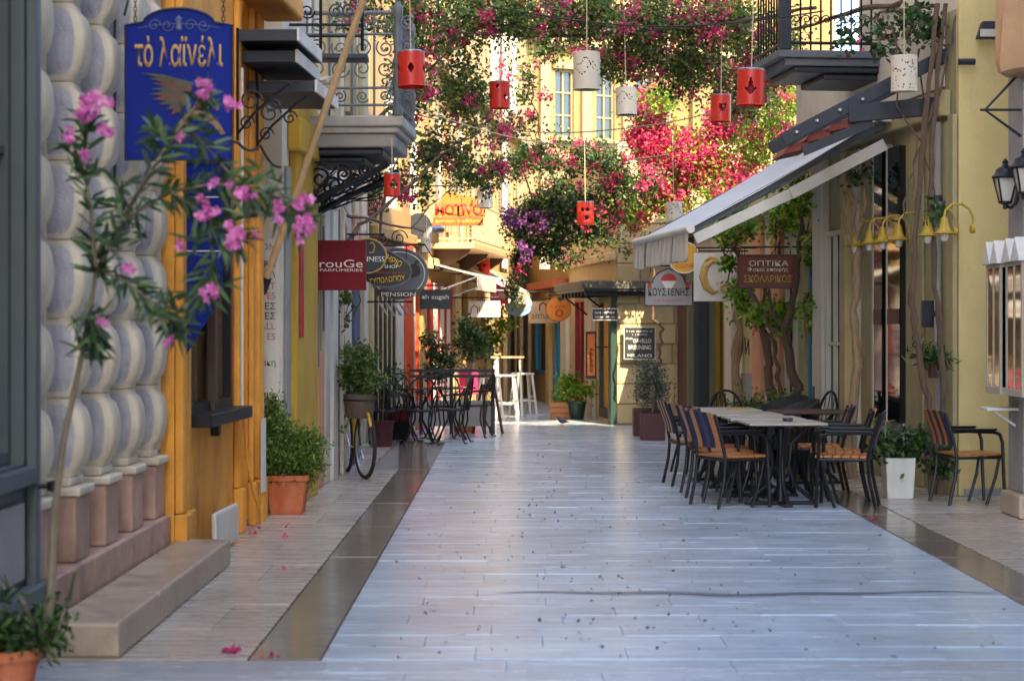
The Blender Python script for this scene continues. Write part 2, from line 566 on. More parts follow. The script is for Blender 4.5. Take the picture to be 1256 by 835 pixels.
def clump_points(c, r, n, nc=None, spread=.28, shell=.5):
    """n points in clumps through an ellipsoid at c with radii r"""
    nc = nc or max(4, n // 60)
    a = unit(nrg.normal(size=(nc, 3))) * (nrg.uniform(shell ** 3, 1, (nc, 1)) ** (1 / 3))
    cen = a * np.array(r) + np.array(c)
    wts = nrg.uniform(.4, 1.6, nc); wts /= wts.sum()
    idx = nrg.choice(nc, n, p=wts)
    sg = min(r) * spread + .03
    return cen[idx] + nrg.normal(size=(n, 3)) * sg * nrg.uniform(.5, 1.2, (nc, 1))[idx], cen


def wander(p, q, n=8, amp=.08):
    p = Vector(p); q = Vector(q)
    out = []
    off = Vector((0, 0, 0))
    for i in range(n + 1):
        t = i / n
        off = off * .6 + Vector((rnd.gauss(0, amp), rnd.gauss(0, amp), rnd.gauss(0, amp * .6)))
        e = math.sin(PI * t) ** .5 if 0 < t < 1 else 0
        out.append(p.lerp(q, t) + off * e)
    return out


# ------------------------------------------------------------------ facades
class Facade:
    """a street front: s runs along it away from the camera, o out of it into the street"""
    def __init__(s, name, label, cat, x0, y0, dirx, diry, side, length, height, depth=5.0):
        s.o0 = Vector((x0, y0, 0))
        s.d = Vector((dirx, diry, 0)).normalized()
        s.side = side
        s.nrm = Vector((-s.d.y, s.d.x, 0)) * side
        s.L = length; s.H = height; s.depth = depth
        s.root = thing(name, label, cat, (x0, y0, 0), math.atan2(s.d.y, s.d.x))

    def s_at(s, px, o=0):
        """distance along the front where the ray through photo column px meets it"""
        k = (px - 628) / FPX
        p = s.o0 + s.nrm * o
        return (k * p.y - p.x) / (s.d.x - k * s.d.y)

    def z_at(s, py, ss, o=0):
        y = (s.o0 + s.nrm * o + s.d * ss).y
        return CAM_H - (py - HOR) * y / FPX

    def W(s, ss, o, z):
        return s.o0 + s.d * ss + s.nrm * o + Vector((0, 0, z))

    def l(s, ss, o, z):
        return (ss, s.side * o, z)

    def box(s, mb, s0, s1, o0, o1, z0, z1):
        return mb.box(s0, s1, s.side * o0, s.side * o1, z0, z1)

    def part(s, name, m, s0, s1, o0, o1, z0, z1, bevel=.006, parent=None, label=None):
        mb = MB(); s.box(mb, s0, s1, o0, o1, z0, z1)
        o = mb.build(name, m, parent or s.root, bevel=bevel)
        if label: o['label'] = label
        return o

    def wall(s, m, holes=(), thick=.22, inner=None):
        xs = sorted({0, s.L, *[h[0] for h in holes], *[h[1] for h in holes]})
        zs = sorted({0, s.H, *[h[2] for h in holes], *[h[3] for h in holes]})
        mb = MB()
        def q(a, b, c, d):
            mb.add([s.l(*a), s.l(*b), s.l(*c), s.l(*d)], [(0, 1, 2, 3) if s.side < 0 else (3, 2, 1, 0)])
        for i in range(len(xs) - 1):
            for j in range(len(zs) - 1):
                cx = (xs[i] + xs[i + 1]) / 2; cz = (zs[j] + zs[j + 1]) / 2
                if any(h[0] < cx < h[1] and h[2] < cz < h[3] for h in holes): continue
                q((xs[i], 0, zs[j]), (xs[i + 1], 0, zs[j]), (xs[i + 1], 0, zs[j + 1]), (xs[i], 0, zs[j + 1]))
        for a, b, c, d in holes:
            q((a, -thick, c), (a, 0, c), (a, 0, d), (a, -thick, d))
            q((b, 0, c), (b, -thick, c), (b, -thick, d), (b, 0, d))
            q((a, -thick, c), (b, -thick, c), (b, 0, c), (a, 0, c))
            q((a, 0, d), (b, 0, d), (b, -thick, d), (a, -thick, d))
        q((0, -thick, 0), (0, 0, 0), (0, 0, s.H), (0, -thick, s.H))
        q((s.L, 0, 0), (s.L, -thick, 0), (s.L, -thick, s.H), (s.L, 0, s.H))
        q((0, 0, s.H), (s.L, 0, s.H), (s.L, -thick, s.H), (0, -thick, s.H))
        o = mb.build('wall', m, s.root)
        mb = MB(); s.box(mb, 0, s.L, -thick, -s.depth, 0, s.H)
        mb.build('core', inner or m, s.root)
        return o

    def window(s, s0, s1, z0, z1, fm, pane, nx=2, nz=3, rec=-.12, fw=.06, sill=None, name='window'):
        mb = MB(); s.box(mb, s0 + .004, s1 - .004, rec - .03, rec, z0 + .004, z1 - .004)
        wn = mb.build(name, pane, s.root)
        mb = MB()
        s.box(mb, s0 + .006, s0 + fw, rec + .002, rec + .06, z0 + .006, z1 - .006)
        s.box(mb, s1 - fw, s1 - .006, rec + .002, rec + .06, z0 + .006, z1 - .006)
        s.box(mb, s0 + fw + .001, s1 - fw - .001, rec + .002, rec + .06, z0 + .006, z0 + fw)
        s.box(mb, s0 + fw + .001, s1 - fw - .001, rec + .002, rec + .06, z1 - fw, z1 - .006)
        mb.build('frame', fm, wn)
        for i in range(1, nx):
            x = s0 + (s1 - s0) * i / nx
            mb = MB(); s.box(mb, x - .02, x + .02, rec + .003, rec + .05, z0 + fw + .002, z1 - fw - .002)
            mb.build('mullion', fm, wn)
        for j in range(1, nz):
            z = z0 + (z1 - z0) * j / nz
            mb = MB(); s.box(mb, s0 + fw + .002, s1 - fw - .002, rec + .004, rec + .045, z - .018, z + .018)
            mb.build('glazing_bar', fm, wn)
        if sill:
            mb = MB(); s.box(mb, s0 - .06, s1 + .06, .002, .12, z0 - .09, z0 - .005)
            mb.build('sill', sill, wn, bevel=.01)
        return wn

    def shutters(s, s0, s1, z0, z1, m, o=.01):
        """a louvred leaf on each side of an opening, folded back on the wall"""
        wd = (s1 - s0) * .5
        for a, b in ((s0 - wd - .02, s0 - .02), (s1 + .02, s1 + wd + .02)):
            mb = MB()
            s.box(mb, a, a + .06, o, o + .04, z0, z1); s.box(mb, b - .06, b, o, o + .04, z0, z1)
            s.box(mb, a + .061, b - .061, o, o + .04, z0, z0 + .08); s.box(mb, a + .061, b - .061, o, o + .04, z1 - .08, z1)
            sh = mb.build('shutter', m, s.root)
            z = z0 + .1
            mb = MB()
            while z < z1 - .12:
                s.box(mb, a + .062, b - .062, o + .004, o + .03, z, z + .045)
                z += .07
            mb.build('louvres', m, sh)


def scroll(c, r, turns=1.6, n=26, plane='xz', flip=1, start=0):
    pts = []
    for i in range(n + 1):
        t = i / n
        a = start + flip * turns * 2 * PI * t
        rr = r * (1 - .82 * t)
        u, v = rr * math.cos(a), rr * math.sin(a)
        pts.append((c[0] + u, c[1], c[2] + v) if plane == 'xz' else (c[0], c[1] + u, c[2] + v))
    return pts

# ================================================================== GROUND
mb = MB().add([(-60, -30, -.03), (60, -30, -.03), (60, 140, -.03), (-60, 140, -.03)], [(0, 1, 2, 3)])
ground = structure(mb.build('ground', M['joint']))
pavement = structure(link(bpy.data.objects.new('pavement', None)))


def slab_mesh(name, m, w, d, th=.028, bv=.0018, g=.001):
    """unit slab with a worn chamfer, top at z=0"""
    mb = MB()
    x, y = w / 2 - g, d / 2 - g
    lo, hi = [], []
    mb.add([(-x, -y, -th), (x, -y, -th), (x, y, -th), (-x, y, -th), (-x, -y, -bv), (x, -y, -bv), (x, y, -bv), (-x, y, -bv),
            (-x + bv, -y + bv, 0), (x - bv, -y + bv, 0), (x - bv, y - bv, 0), (-x + bv, y - bv, 0)],
           [(0, 1, 5, 4), (1, 2, 6, 5), (2, 3, 7, 6), (3, 0, 4, 7), (4, 5, 9, 8), (5, 6, 10, 9), (6, 7, 11, 10), (7, 4, 8, 11), (8, 9, 10, 11)])
    me = mb.mesh(name)
    me.materials.append(m)
    return me


def lay(x0, x1, y0, y1, m, row, wid, name='paving_slab', jit=.12, bond=True, shear=0.0):
    """rows of separate slabs across [x0,x1], from y0 to y1; the strip drifts sideways by shear per metre"""
    cache = {}
    y = y0; k = 0; n = 0
    while y < y1 - .05:
        rd = min(row, y1 - y)
        cuts = [x0]
        nx = max(1, round((x1 - x0) / wid))
        st = (x1 - x0) / nx
        if nx == 1: cuts = [x0, x1]
        else:
            off = (st * .5 if (k % 2 and bond) else 0)
            xs = [x0] + [x0 + st * i + off + rnd.uniform(-jit, jit) * st for i in range(0 if off else 1, nx)] + [x1]
            cuts = sorted(xs)
        for a, b in zip(cuts[:-1], cuts[1:]):
            ww = round(b - a, 1) or .1
            key = (ww, round(rd, 3))
            if key not in cache: cache[key] = slab_mesh(name, m, ww, rd)
            o = link(bpy.data.objects.new(name, cache[key]))
            o.parent = pavement
            sx = shear * (y + rd / 2 - y0)
            o.location = ((a + b) / 2 + sx, y + rd / 2, rnd.gauss(0, .0012))
            o.scale.x = (b - a) / ww
            o.rotation_euler = (rnd.gauss(0, .0012), rnd.gauss(0, .0012), math.atan(-shear) if shear else 0)
            n += 1
        y += rd; k += 1
    return n


lay(-.915, 2.935, 9.42, 27.5, M['pave'], .36, .78)
lay(-3.2, 4.2, 7.4, 9.41, M['pave_cross'], .33, .9)
lay(-1.265, -.925, 9.42, 21.9, M['pave_dark'], 1.04, .34)
lay(-1.265, -.925, 21.91, 27.5, M['pave_dark'], 1.1, .34, shear=-.055)
lay(2.945, 3.29, 9.42, 18.9, M['pave_dark'], 1.04, .34)
lay(-2.62, -1.275, 9.42, 21.9, M['pave_side'], .93, .68)
lay(-2.62, -1.6, 21.91, 27.5, M['pave_side'], .93, .68)
lay(3.30, 5.4, 9.42, 19.5, M['pave_side'], .93, .7)
# beyond, the slabs are too small to tell apart: joined
mb = MB()
y = 27.51
while y < 60:
    x = -4 + rnd.uniform(0, .7)
    while x < 6:
        wv = rnd.uniform(.65, .9)
        mb.box(x, x + wv - .008, y, y + .39, -.028, rnd.gauss(0, .0012))
        x += wv
    y += .4
o = mb.build('far_paving', M['pave'], pavement); o['kind'] = 'stuff'
mb = MB()
y = 19.51
while y < 27.4:
    x = 2.945
    while x < 5.2:
        mb.box(x, x + .69, y, y + .41, -.028, rnd.gauss(0, .0012)); x += .7
    y += .42
o = mb.build('side_paving', M['pave_side'], pavement); o['kind'] = 'stuff'

# little dark pits and blown leaf bits on the grooved marble
pts = []
for i in range(480):
    yy = 9.4 * (27 / 9.4) ** rnd.random()
    xx = rnd.uniform(-.9, 2.9) if rnd.random() < .75 else rnd.choice((.1, .42, .66, 1.2)) + rnd.gauss(0, .07)
    if xx > 1.9 and rnd.random() < .6: continue
    pts.append((xx, yy, .004))
pts = np.array(pts)
V = leaf_verts(pts, .026, .022, dirs=np.stack([nrg.normal(size=len(pts)), nrg.normal(size=len(pts)), nrg.uniform(.1, .9, len(pts))], 1), up_bias=2)
V[:, 2] = np.maximum(V[:, 2], .0035)
o = quads_mesh('leaf_litter', V, 4, M['dry_leaf'])
tag(o, 'tiny dark leaf bits scattered over the marble paving', 'leaf litter', kind='stuff')
# fallen pink bracts
FP = [(282, 800, 9), (311, 648, 3), (352, 647, 2), (350, 659, 2), (404, 583, 2), (467, 564, 1), (310, 656, 2), (344, 700, 1), (815, 639, 1), (1071, 638, 2), (329, 805, 2)]
pts = []
for px, py, k in FP:
    d = FPX * CAM_H / (py - HOR)
    for i in range(k * 3):
        pts.append(((px - 628) * d / FPX + rnd.gauss(0, .02), d + rnd.gauss(0, .03), .006))
pts = np.array(pts)
V = leaf_verts(pts, .04, .035, up_bias=1.5)
V[:, 2] = np.maximum(V[:, 2], .0045)
o = quads_mesh('fallen_petals', V, 4, M['bract'])
tag(o, 'fallen magenta petals lying on the sidewalk marble', 'petals', kind='stuff')
# thin sheet painting the darker reflection of a dip in the marble
mb = MB()
n = 40
for i in range(n):
    a, b = i / n, (i + 1) / n
    f = lambda t: (-.1 + 3.0 * t, 11.72 + .05 * math.sin(t * 9) + .03 * math.sin(t * 23), .05 * math.sin(PI * min(1, max(0, t))) ** .6 + .004)
    A, B = f(a), f(b)
    mb.add([(A[0], A[1] - A[2], .0036), (B[0], B[1] - B[2], .0036), (B[0], B[1] + B[2], .0036), (A[0], A[1] + A[2], .0036)], [(0, 1, 2, 3)])
o = structure(mb.build('dim_reflection_line', mat('dim_reflection_marble', '#6f7c8a', .2, .25, 8, .1, 30, stretch=(1, 6, 1))))

# ================================================================== LEFT SIDE
# --- dark grey shop front at the near end
F = Facade('grey_shopfront', 'weathered grey green wooden shopfront with panelled base beside bulging stone pilasters', 'building', -2.30, 5.0, 0, 1, -1, 4.42, 14)
F.wall(M['shop_grey'], [(3.0, 4.22, .95, 3.9)])
F.window(3.0, 4.22, .95, 3.9, M['shop_grey'], M['glass_dark'], 2, 2)
F.part('stile', M['shop_grey'], 4.25, 4.33, .002, .05, .2, 4.6)
F.part('stile', M['grey_plaster'], 4.355, 4.415, .002, .035, .0, 4.6)
F.part('rail', M['shop_grey'], 2.6, 4.24, .002, .06, .86, .94)
F.part('base_panel', M['grey_plaster'], 3.4, 4.12, .002, .03, .42, .78)
F.part('ledge', M['shop_grey'], 2.6, 4.4, .002, .09, .3, .38)
F.part('fascia', M['shop_grey'], 2.6, 4.4, .002, .06, 3.95, 4.2)
mb = MB(); mb.tube([F.l(4.3, .03, .84), F.l(4.3, .1, .84)], .012); mb.lathe([(.0, -.03), (.028, -.02), (.03, .02), (.0, .03)], F.l(4.3, .12, .84), 10)
mb.build('door_knob', M['black'], F.root, smooth=True)

# --- rusticated stone building with bulging blocks
F = Facade('rusticated_stone_house', 'pale stone house with pilasters of bulging pillow blocks on pink marble plinths', 'building', -2.58, 9.43, 0, 1, -1, 3.57, 14)
F.wall(M['mauve'])


def boss_mesh():
    H, L = .415, .24
    v = []; f = []; mi = []
    prof = []
    nz = 14
    for i in range(nz + 1):
        t = i / nz
        if t < .07: b = 0.0
        elif t > .93: b = 0.0
        else: b = math.sin(PI * (t - .07) / .86) ** .42
        prof.append((t * H, b))
    for z, b in prof:
        o = .245 + .065 * b
        e = .008 * b
        row = [(-e, 0), (-e, -o + .05)]
        row += [(-e + .045 * (1 - math.cos(a)), -o + .05 - .05 * math.sin(a)) for a in (.5, 1.05, PI / 2)]
        row += [(L + e - .045 * (1 - math.cos(a)), -o + .05 - .05 * math.sin(a)) for a in (PI / 2, 1.05, .5)]
        row += [(L + e, -o + .05), (L + e, 0)]
        v += [(x, y, z) for x, y in row]
    K = 10
    for i in range(nz):
        for k in range(K - 1):
            f.append((i * K + k, i * K + k + 1, (i + 1) * K + k + 1, (i + 1) * K + k))
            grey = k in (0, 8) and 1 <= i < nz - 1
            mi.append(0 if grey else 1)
    f.append(tuple(range(K - 1, -1, -1))); mi.append(1)
    f.append(tuple(nz * K + k for k in range(K))); mi.append(1)
    me = bpy.data.meshes.new('pillow_block')
    me.from_pydata(v, [], f)
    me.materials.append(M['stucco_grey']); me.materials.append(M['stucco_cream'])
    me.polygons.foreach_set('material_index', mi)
    me.polygons.foreach_set('use_smooth', [True] * len(f))
    me.set_sharp_from_angle(angle=R(75))
    me.update()
    return me


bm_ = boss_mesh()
pl_mesh = None
for far in (9.78, 10.66, 11.43, 12.2, 12.97):
    s1 = far - 9.43; s0 = s1 - .32
    
    pil = F.part('pilaster', M['stucco_cream'], s0 + .02, s1 - .04, .001, .11, .35, 13.5)
    mb = MB()
    F.box(mb, s0 - .02, s1 + .0, .004, .28, .352, .70)
    pn = mb.build('plinth', M['pink_marble'], pil, bevel=.012)
    mb = MB()
    F.box(mb, s0 - .035, s1 + .015, .004, .305, .702, .75)
    F.box(mb, s0 - .01, s1 - .01, .004, .25, .752, .80)
    mb.build('plinth_cap', M['stucco_cream'], pil, bevel=.012)
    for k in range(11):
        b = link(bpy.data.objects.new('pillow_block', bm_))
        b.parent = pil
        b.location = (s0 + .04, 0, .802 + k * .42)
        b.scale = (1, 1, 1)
for a, b in ((0.02, 1.2), (1.206, 2.4), (2.406, 3.55)):
    F.part('base_slab', M['pink_marble'], a, b, .002, .315, .0, .35, bevel=.012)
F.part('edge_strip', M['pale'], 3.45, 3.565, .001, .25, .36, 13.9)

st = thing('stone_step', 'long worn stone step at foot of the rusticated pilasters', 'step', (-2.08, 9.4, 0))
for a, b in ((.02, 1.12), (1.128, 3.75)):
    mb = MB().box(-.172, .19, a, b, 0, .172)
    mb.build('step_slab', M['step'], st, bevel=.018)

# --- orange shop
L1D = (.045, 1)
F = Facade('orange_shop_house', 'bright orange plastered shop house with black framed display window', 'building', -2.25, 13.03, *L1D, -1, 3.50, 14)
sa = lambda p: F.s_at(p)
w0, w1 = sa(233), sa(284)
d0, d1 = sa(289), sa(304)
F.wall(M['orange'], [(w0, w1, .95, 3.6), (d0, d1, .05, 3.2), (d0, d1, 3.9, 6)])
wn = F.window(w0, w1, .97, 3.6, M['black'], M['glass_warm'], 2, 1, rec=-.05, fw=.09)
F.part('window_post', M['wood_dark'], (w0 + w1) / 2 - .1, (w0 + w1) / 2, -.02, .045, .98, 3.55)
o = F.part('window_sill_box', M['black'], w0 - .03, w1 + .02, .003, .16, .90, .99)
F.part('sill_foot', M['black'], (w0 + w1) / 2 - .05, (w0 + w1) / 2 + .05, .003, .06, .80, .895)
dr = F.part('door', M['orange'], d0 + .01, d1 - .01, -.18, -.12, .06, 3.18)
for ds in (.12, .36):
    q = F.part('pull_plate', M['gold'], d0 + ds, d0 + ds + .06, -.118, -.09, 1.45, 1.83, parent=dr)
for p, wd, oo in ((214, .13, .06), (226, .10, .03), (286, .1, .05), (304, .1, .04), (311, .1, .05), (318, .12, .02)):
    s0 = sa(p)
    F.part('pilaster', M['orange'], s0, s0 + wd, .002, oo, .35, 5.4, bevel=.012)
    F.part('pilaster_base', M['orange'], s0 - .02, s0 + wd + .02, .002, oo + .03, .0, .345, bevel=.012)
F.part('cornice', M['orange'], sa(288), 3.48, .003, .34, 4.16, 4.34, bevel=.03)
F.part('cornice', M['orange'], 0, 3.49, .003, .22, 5.42, 5.6, bevel=.03)
F.part('marble_base', M['white_paint'], sa(236), sa(265), .13, .17, .02, .3, bevel=.02)
F.part('white_patch', M['white_paint'], sa(306), sa(312), .092, .097, .25, .85)
mb = MB(); mb.tube([F.l(sa(287), .07, .95), F.l(sa(288), .1, .55), F.l(sa(292), .12, .3), F.l(sa(299), .12, .16), F.l(sa(301), .12, .02)], .012)
mb.build('pipe', M['orange'], F.root, smooth=True)
mb = MB(); mb.tube([F.l(sa(287.5), .06, z) for z in (.96, 2, 3.6)], .012)
mb.build('conduit', M['white_paint'], F.root, smooth=True)

# louvred canopy of three dark slabs with white edges
t = thing('louvred_canopy', 'three dark canopy louvres with white edges on the orange shop', 'canopy', (0, 0, 0))
for (zz, ext, pa, pb) in ((3.80, .50, 364, 392), (3.66, .46, 362, 389), (3.47, .56, 386, 412)):
    sa0, sb0 = F.s_at(pa, ext), F.s_at(pb, ext)
    a, b = F.W(sa0, .09, zz), F.W(sa0, ext, zz)
    mb = MB()
    p = [F.W(sa0, .03, zz), F.W(sa0, ext, zz), F.W(sb0, ext, zz), F.W(sb0, .03, zz)]
    mb.add([tuple(q) for q in p] + [(q.x, q.y, q.z + .085) for q in p], [(0, 3, 2, 1), (4, 5, 6, 7), (0, 1, 5, 4), (1, 2, 6, 5), (2, 3, 7, 6), (3, 0, 4, 7)])
    lv = mb.build('louvre', M['dark_steel'], t)
    mb = MB()
    p = [F.W(sa0 - .01, ext + .003, zz - .005), F.W(sa0 - .01, ext + .02, zz - .005), F.W(sb0 + .01, ext + .02, zz - .005), F.W(sb0 + .01, ext + .003, zz - .005)]
    mb.add([tuple(q) for q in p] + [(q.x, q.y, q.z + .1) for q in p], [(0, 3, 2, 1), (4, 5, 6, 7), (0, 1, 5, 4), (1, 2, 6, 5), (2, 3, 7, 6), (3, 0, 4, 7)])
    mb.build('edge', M['white_paint'], lv)
for ss in (1.75, 2.6):
    mb = MB()
    a = F.W(ss, .1, 3.42)
    mb.tube([F.W(ss, .1, 3.0), F.W(ss, .1, 3.85)], .012, 6)
    mb.tube([F.W(ss, .1, 3.05), F.W(ss, .22, 3.2), F.W(ss, .4, 3.36), F.W(ss, .5, 3.43)], .011, 6)
    for c, r in (((.2, 3.3), .09), ((.17, 3.13), .06), ((.36, 3.26), .06)):
        cc = F.W(ss, c[0], c[1]); mb.tube(scroll(cc, r, 1.5), .008, 5)
    mb.build('scroll_bracket', M['black'], t, smooth=True)

# --- pale narrow front with the information panel, set back, then ochre pilaster
F2 = Facade('pale_narrow_house', 'pale plastered narrow house with ochre pilaster between orange shop and balcony house', 'building', -2.25 + 3.5 * .045 - .4, 16.54, *L1D, -1, 2.25, 14)
F2.wall(M['pale'])
JS = .52
RO = .47
F2.part('return_wall', M['pale'], JS, 2.249, .001, RO, 0, 13.9)
b2 = lambda p: F2.s_at(p, RO)
F2.part('grey_band', M['grey_plaster'], b2(348), b2(353), .472, .5, .5, 3.0)
F2.part('ochre_pilaster', M['ochre'], b2(354.5), 2.2, .472, .54, 0, 4.1, bevel=.012)
F2.part('ochre_capital', M['ochre'], b2(352), 2.24, .472, .6, 3.15, 3.45, bevel=.02)
F2.part('red_strip', M['red_panel'], b2(357), b2(361), .542, .56, 1.5, 2.35)
ws = thing('information_board', 'tall white information board with black and rose lettering beside orange pilaster', 'sign', tuple(F2.W(JS - .02, .285, 0)), math.atan(-.045))
mb = MB().box(-.2, .165, -.012, .012, .82, 2.36)
mb.build('board', M['white_paint'], ws, bevel=.003)
for txt, z, mm in (('ATION', 2.29, 'text_pink'), ('IRIS', 2.14, 'text_black'), ('Λ', 2.05, 'text_black'), ('ART', 1.95, 'text_pink'), ('ES', 1.865, 'text_pink'), ('ΛΕΣ', 1.775, 'text_black'),
                   ('ΓΕΣ', 1.69, 'text_black'), ('ALL', 1.6, 'text_pink'), ('ES', 1.51, 'text_pink'), ('ιακη', 1.27, 'text_black'), ('AND', 1.0, 'text_pink'), ('OF', .92, 'text_pink')):
    text_part(txt, 'lettering', ws, M[mm], .13 if txt != 'OF' else .09, z, h=.058, y=-.0155, align='R')

# --- balcony house
F = Facade('balcony_house', 'tall white and cream house carrying the scrolled iron balcony', 'building', -2.25 + 5.75 * .045, 18.79, *L1D, -1, 2.6, 14)
F.wall(M['cream'], [(.3, 1.5, 3.75, 6.0)])
F.window(.3, 1.5, 3.75, 6.0, M['white_paint'], M['glass_dark'], 2, 3)
for p, q, oo, mm, z1 in ((371, 377, .05, 'white_paint', 3.2), (378, 383, .03, 'pale', 3.2), (384, 391, .06, 'peach', 1.35), (393, 399, .05, 'pale', 3.2), (400, 406, .08, 'white_paint', 3.2)):
    a, b = F.s_at(p), F.s_at(q)
    F.part('pilaster', M[mm], max(.01, a), b, .002, oo, 0, z1, bevel=.01)
for p in (380, 387):
    F.part('grey_trim', M['grey_iron'], F.s_at(p), F.s_at(p + 1.5), .07, .085, 1.2 + (p - 380) * .05, 2.6)
F.part('moulding', M['white_paint'], .02, 2.58, .09, .16, 3.05, 3.15, bevel=.02)

BAL = thing('iron_scroll_balcony', 'balcony with grey scrolled iron railing on moulded slab above the crimson square sign', 'balcony', tuple(F.W(-.55, 0, 0)), math.atan2(F.d.y, F.d.x))
bx = lambda mb, s0, s1, o0, o1, z0, z1: mb.box(s0, s1, -o0, -o1, z0, z1)
mb = MB(); bx(mb, 0, 1.35, .002, 1.0, 3.46, 3.56); bx(mb, .03, 1.32, .002, .96, 3.40, 3.459)
mb.build('slab', mat('weathered_balcony_plaster', '#a5a19a', .8, .14, 3, .25, 40, dirt='#8a5a32', dirt_amt=.45, dirt_scale=2.5), BAL, bevel=.015)
mb = MB(); bx(mb, .06, 1.29, .002, .92, 3.27, 3.399)
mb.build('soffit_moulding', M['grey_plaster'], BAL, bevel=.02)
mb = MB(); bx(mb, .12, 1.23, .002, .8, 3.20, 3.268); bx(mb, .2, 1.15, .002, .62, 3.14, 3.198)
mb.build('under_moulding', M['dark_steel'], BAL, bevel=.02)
zt, zb = 4.52, 3.66
mb = MB()
for z in (zb, zb + .16, zt - .2, zt):
    mb.tube([(.04, -.04, z), (.04, -.95, z), (1.3, -.95, z)], .014 if z != zt else .022, 6)
mb.build('rail', M['grey_iron'], BAL, smooth=True)
for o_ in np.arange(.1, .95, .21):
    mb = MB().tube([(.04, -o_, 3.562), (.04, -o_, zt)], .011, 6); mb.build('baluster', M['grey_iron'], BAL, smooth=True)
    for zz, rr in ((zb + .34, .09), (zb + .53, .085), (zb + .08, .06), (zt - .1, .07)):
        MB().tube(scroll((.04, -o_ - .1, zz), rr, 1.6, plane='yz', flip=rnd.choice((-1, 1)), start=rnd.random() * 6), .0085, 5).build('scroll', M['grey_iron'], BAL, smooth=True)
for s_ in np.arange(.25, 1.25, .2):
    mb = MB().tube([(s_, -.95, 3.562), (s_, -.95, zt)], .011, 6)
    mb.tube(scroll((s_ + .1, -.95, zb + .34), .09, 1.6), .0085, 5)
    mb.tube(scroll((s_ + .1, -.95, zb + .53), .085, 1.6, flip=-1), .0085, 5)
    mb.build('baluster', M['grey_iron'], BAL, smooth=True)
for s_ in (.04, 1.3):
    mb = MB().lathe([(.05, 3.562), (.05, 3.62), (.03, 3.66), (.045, 3.75), (.05, 3.9), (.034, 4.0), (.05, 4.06), (.034, 4.12), (.046, 4.35), (.03, 4.45), (.05, 4.5), (.05, 4.56), (.02, 4.62), (.035, 4.67), (0.001, 4.72)], (s_, -.95, 0), 12)
    mb.build('newel_post', M['grey_iron'], BAL, smooth=True)
for s_ in (.2, 1.1):
    mb = MB()
    mb.tube([(s_, -.03, 2.7), (s_, -.06, 2.72), (s_, -.3, 2.86), (s_, -.62, 3.0), (s_, -.85, 3.13)], .03, 8)
    mb.tube([(s_, -.03, 2.66), (s_, -.03, 3.13)], .025, 8)
    for c, r in (((-.2, 2.99), .12), ((-.42, 3.03), .085), ((-.62, 3.07), .06), ((-.12, 2.82), .08)):
        mb.tube(scroll((s_, c[0], c[1]), r, 1.7, plane='yz', start=rnd.random() * 6), .014, 6)
    for k in range(14):
        mb.tube(wander((s_, -.05, 2.75), (s_ + rnd.uniform(-.1, .1), -rnd.uniform(.3, .85), rnd.uniform(2.85, 3.12)), 4, .03), .006, 4)
    mb.build('scroll_bracket', M['black'], BAL, smooth=True)

# small upper rail left of it
t = thing('upper_window_rail', 'black scrolled window railing above the louvred canopy', 'railing', tuple(F2.W(.9, .5, 0)))
mb = MB()
for z in (4.18, 4.28, 4.52): mb.tube([(-.12, 0, z), (.62, 0, z)], .014, 6)
for x in (-.12, .25, .62): mb.tube([(x, 0, 4.05), (x, 0, 4.56)], .016, 6)
for x in (0, .13, .38, .5): mb.tube(scroll((x, 0, 4.4), .07, 1.6, flip=rnd.choice((-1, 1))), .008, 5)
mb.build('rail', M['black'], t, smooth=True)
MB().box(-.3, .66, .02, .3, 3.98, 4.03).build('slab', M['dark_steel'], t, bevel=.01)
# draped white cloth under it
t = thing('draped_cloth', 'crumpled white cloth draped behind the wooden flagpole', 'cloth', tuple(P(380, 112, 18.1)))
mb = MB(); n = 10
v = [(-.2 + .44 * i / n, rnd.gauss(0, .025), .13 - .26 * j / n + rnd.gauss(0, .012) - .05 * (i / n) * (j == n)) for i in range(n + 1) for j in range(n + 1)]
mb.add(v, [(i * (n + 1) + j, (i + 1) * (n + 1) + j, (i + 1) * (n + 1) + j + 1, i * (n + 1) + j + 1) for i in range(n) for j in range(n)])
o = mb.build('cloth', M['canvas_white'], t, smooth=True); o.modifiers.new('th', 'SOLIDIFY').thickness = .01

# wooden flagpole
a, b = P(323, 352, 16.45), P(448, -6, 15.6)
t = thing('wooden_flagpole', 'slanting pale wooden flagpole fixed to the orange house corner', 'flagpole', tuple(a))
mb = MB().tube([(0, 0, 0), tuple((b - a) * 1.5)], [.032, .028], 10); mb.build('pole', M['wood_pale'], t, smooth=True)
mb = MB().tube([tuple((b - a) * -.02), tuple((b - a) * .035)], .045, 10); mb.build('socket', M['black'], t, smooth=True)
mb = MB().bar((0, .02, 0), (-.16, .05, -.08), .04, .04); mb.build('wall_bracket', M['black'], t)

# --- set-back houses behind the wall signs
F = Facade('shadowed_shop_house', 'shadowed shop house with blue grey pilaster behind the hanging round signs', 'building', -1.87, 21.4, -.014, 1, -1, 5.2, 14)
F.wall(M['pale'], [(F.s_at(436), F.s_at(447), 0.02, 2.6)])
F.window(F.s_at(436), F.s_at(447), .02, 2.6, M['dark_steel'], M['glass_dark'], 2, 1)
F.part('blue_pilaster', mat('blue_grey_paint', '#4a5570', .7, .12), F.s_at(428), F.s_at(434), .002, .07, 0, 3.1, bevel=.01)
F.part('cream_pilaster', M['pale'], F.s_at(416), F.s_at(426), .002, .05, 0, 3.3, bevel=.01)
F.part('string_course', M['cream'], 0, 5.1, .003, .12, 3.3, 3.45, bevel=.02)
for z0 in (4.0, 7.2):
    for ss in (.5, 2.9):
        F.part('shutter_leaf', M['olive'], ss, ss + 1.2, .002, .06, z0, z0 + 2.1)

